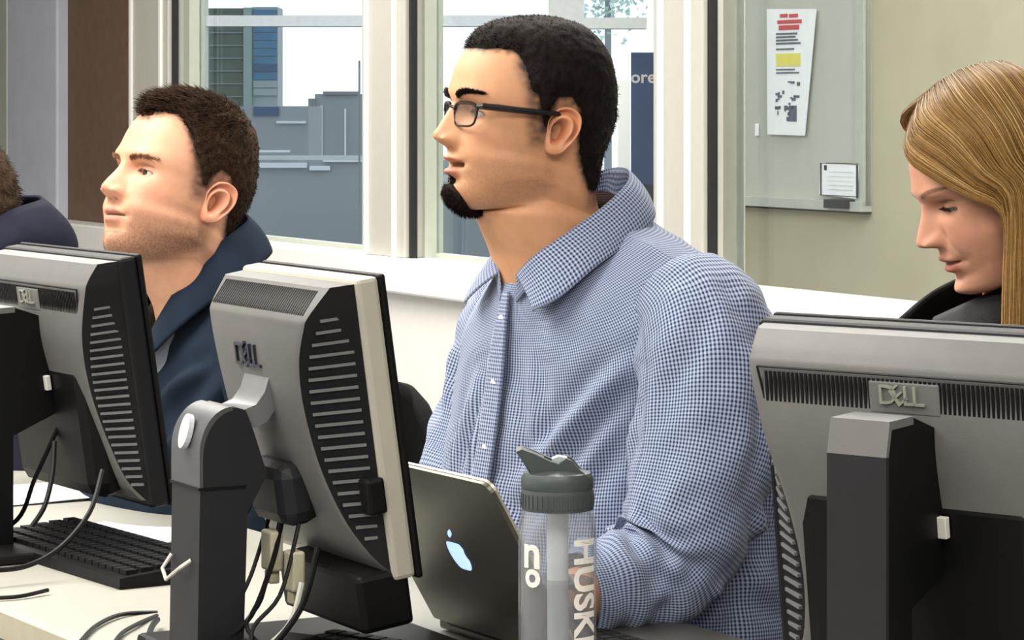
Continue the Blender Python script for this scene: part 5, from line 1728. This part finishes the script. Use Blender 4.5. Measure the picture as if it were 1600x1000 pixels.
# ------------------------------------------------------------------ person at the left edge
def edge_person():
    P = Person(-14, 890, 40, 'person in a dark navy hooded jacket next to the grey column')
    poly = [(.25, .09), (.08, .09), (.05, .08), (.03, .03), (.0, .03), (-.03, .02), (-.042, -.03), (-.06, -.075), (-.25, -.085), (-.25, .3), (.25, .3)]
    o = dict(skin='d9a888', scale=1.14, pos=P.head_pos(-84, 352, 898), yaw=0, pitch=-4, hair_poly=poly, hair_col='33261c', dens=.003, nc=120, stubble='6b4a38')
    hd = build_head(o)
    P.body(hd, o)
    eyes(hd, o, P.root)
    G = hd['G']
    sd = poly_sd(np.stack([G[..., 1], G[..., 2]], -1), poly)
    th = -.003 + .0032 * sstep(-.002, .003, sd) + sstep(.0, .016, sd) * .014 + nz3(G, 60, 1.0) * .004 * sstep(0, .01, sd)
    hair_shell(hd, o, th, '241a13', '4e3c2c', 'hair', P.root, spikes=3500, spike_len=.012, comb=(0, -.2, -.5), spike_w=.0008)
    rows = trunk_rows(-.085, 1.06, 1.0, 0)
    j = jacket(P, rows, 'navy_dark', 'jacket', seed=8.0)
    half_t = [(-.060, .15, 1.05), (-.09, .08, 1.11), (-.10, .02, 1.145), (-.075, -.05, 1.16), (-.04, -.08, 1.165)]
    half_b = [(-.09, .16, 1.00), (-.125, .09, 1.05), (-.135, .0, 1.07), (-.11, -.10, 1.065), (-.05, -.14, 1.055)]
    full = lambda h, mid: h + [mid] + [(-x, y, z) for x, y, z in h[::-1]]
    cg = collar_grid(full(half_t, (0, -.09, 1.167)), full(half_b, (0, -.15, 1.05)), 60, 10, .022)
    cloth_obj('hood', cg, 'navy_dark', j, closed=False, thick=.006)
    P.legs('pants_black', .48)
    return P
edge = edge_person()

# ------------------------------------------------------------------ office chairs
def chair_proto():
    e = empty('office_chair')
    seat = loft_path([(0, 0, .40), (0, 0, .425), (0, 0, .455), (0, 0, .478), (0, 0, .482)], [.19, .235, .24, .215, .10], 32, 14)
    mesh_obj('seat', seat.reshape(-1, 3), grid_faces(14, 32).tolist() + [list(range(32)), list(range(13 * 32, 14 * 32))], 'chair_black', e, smooth=True)
    # curved backrest behind the sitter (-y)
    n, m = 20, 18
    G = []
    for side in (0, 1):
        for i in range(m):
            v = i / (m - 1)
            for k in range(n):
                u = k / (n - 1) * 2 - 1
                hw = .215 * (1 - .25 * abs(2 * v - 1) ** 4)
                z = .52 + v * .36 - .03 * (abs(u) ** 4) * (1 if v > .5 else -1)
                y = -.235 - .05 * v + .055 * u * u - (.035 * (1 - abs(u) ** 6) * (1 - abs(2 * v - 1) ** 6) + .008 if side else -.004)
                G.append((u * hw, y, z))
    f = grid_faces(m, n, 0, closed=False).tolist() + [q[::-1] for q in grid_faces(m, n, n * m, closed=False).tolist()]
    o2 = n * m
    bd = [k for k in range(n)] + [i * n + n - 1 for i in range(1, m)] + [(m - 1) * n + k for k in range(n - 2, -1, -1)] + [i * n for i in range(m - 2, 0, -1)]
    f += [(bd[i], bd[(i + 1) % len(bd)], bd[(i + 1) % len(bd)] + o2, bd[i] + o2) for i in range(len(bd))]
    mesh_obj('backrest', G, f, 'chair_black', e, smooth=True)
    MB().tube([(0, -.10, .41), (0, -.24, .42), (0, -.30, .48), (0, -.31, .66)], .018, 10).build('back_bar', 'black_plastic', e, smooth=True)
    MB().lathe([(.03, .09), (.03, .25), (.02, .26), (.02, .40), (.05, .402)], 20).build('gas_post', 'black_plastic', e, smooth=True)
    for s in (-1, 1):
        MB().tube([(s * .18, .0, .41), (s * .28, .0, .43), (s * .29, .0, .62)], .014, 8).build('arm_post', 'black_plastic', e, smooth=True)
        MB().box(s * .29 - .035, s * .29 + .035, -.13, .13, .62, .65, bev=.012).build('arm_pad', 'black_plastic', e)
    for k in range(5):
        a = 2 * math.pi * k / 5 + .3
        c, s = math.cos(a), math.sin(a)
        leg = MB().tube([(.02 * c, .02 * s, .12), (.16 * c, .16 * s, .10), (.29 * c, .29 * s, .075)], [.025, .02, .015], 8).build('leg', 'black_plastic', e, smooth=True)
        MB().lathe([(.001, -.012), (.028, -.012), (.03, 0), (.028, .012), (.001, .012)], 16).build('caster', 'black_plastic', e, smooth=True)
        cs = [x for x in bpy.data.objects if x.parent == e and x.name.startswith('caster')][-1]
        cs.data.transform(Matrix.Translation((.29 * c, .29 * s, .031)) @ Matrix.Rotation(a, 4, 'Z') @ Matrix.Rotation(math.pi / 2, 4, 'Y'))
    return e
proto = chair_proto()
def copy_tree(o, parent=None):
    c = o.copy(); COL.objects.link(c); c.parent = parent
    for ch in list(o.children): copy_tree(ch, c)
    return c
for i, (P, dy, lab) in enumerate([(shirt_man, -.02, 'black office chair under the man in the checked shirt'), (navy_man, -.02, 'black office chair under the man in the navy jacket'),
                                  (blonde, -.02, 'black office chair under the blonde woman'), (edge, -.02, 'black office chair under the person beside the grey column')]):
    c = proto if i == 0 else copy_tree(proto)
    f = Vector((-math.cos(math.radians(P.psi)), -math.sin(math.radians(P.psi)), 0))
    c.location = Vector((P.loc[0], P.loc[1], 0)) + f * dy
    c.rotation_euler = (0, 0, math.radians(90 + P.psi))
    tag(c, lab, 'chair', 'office chairs along the desk')
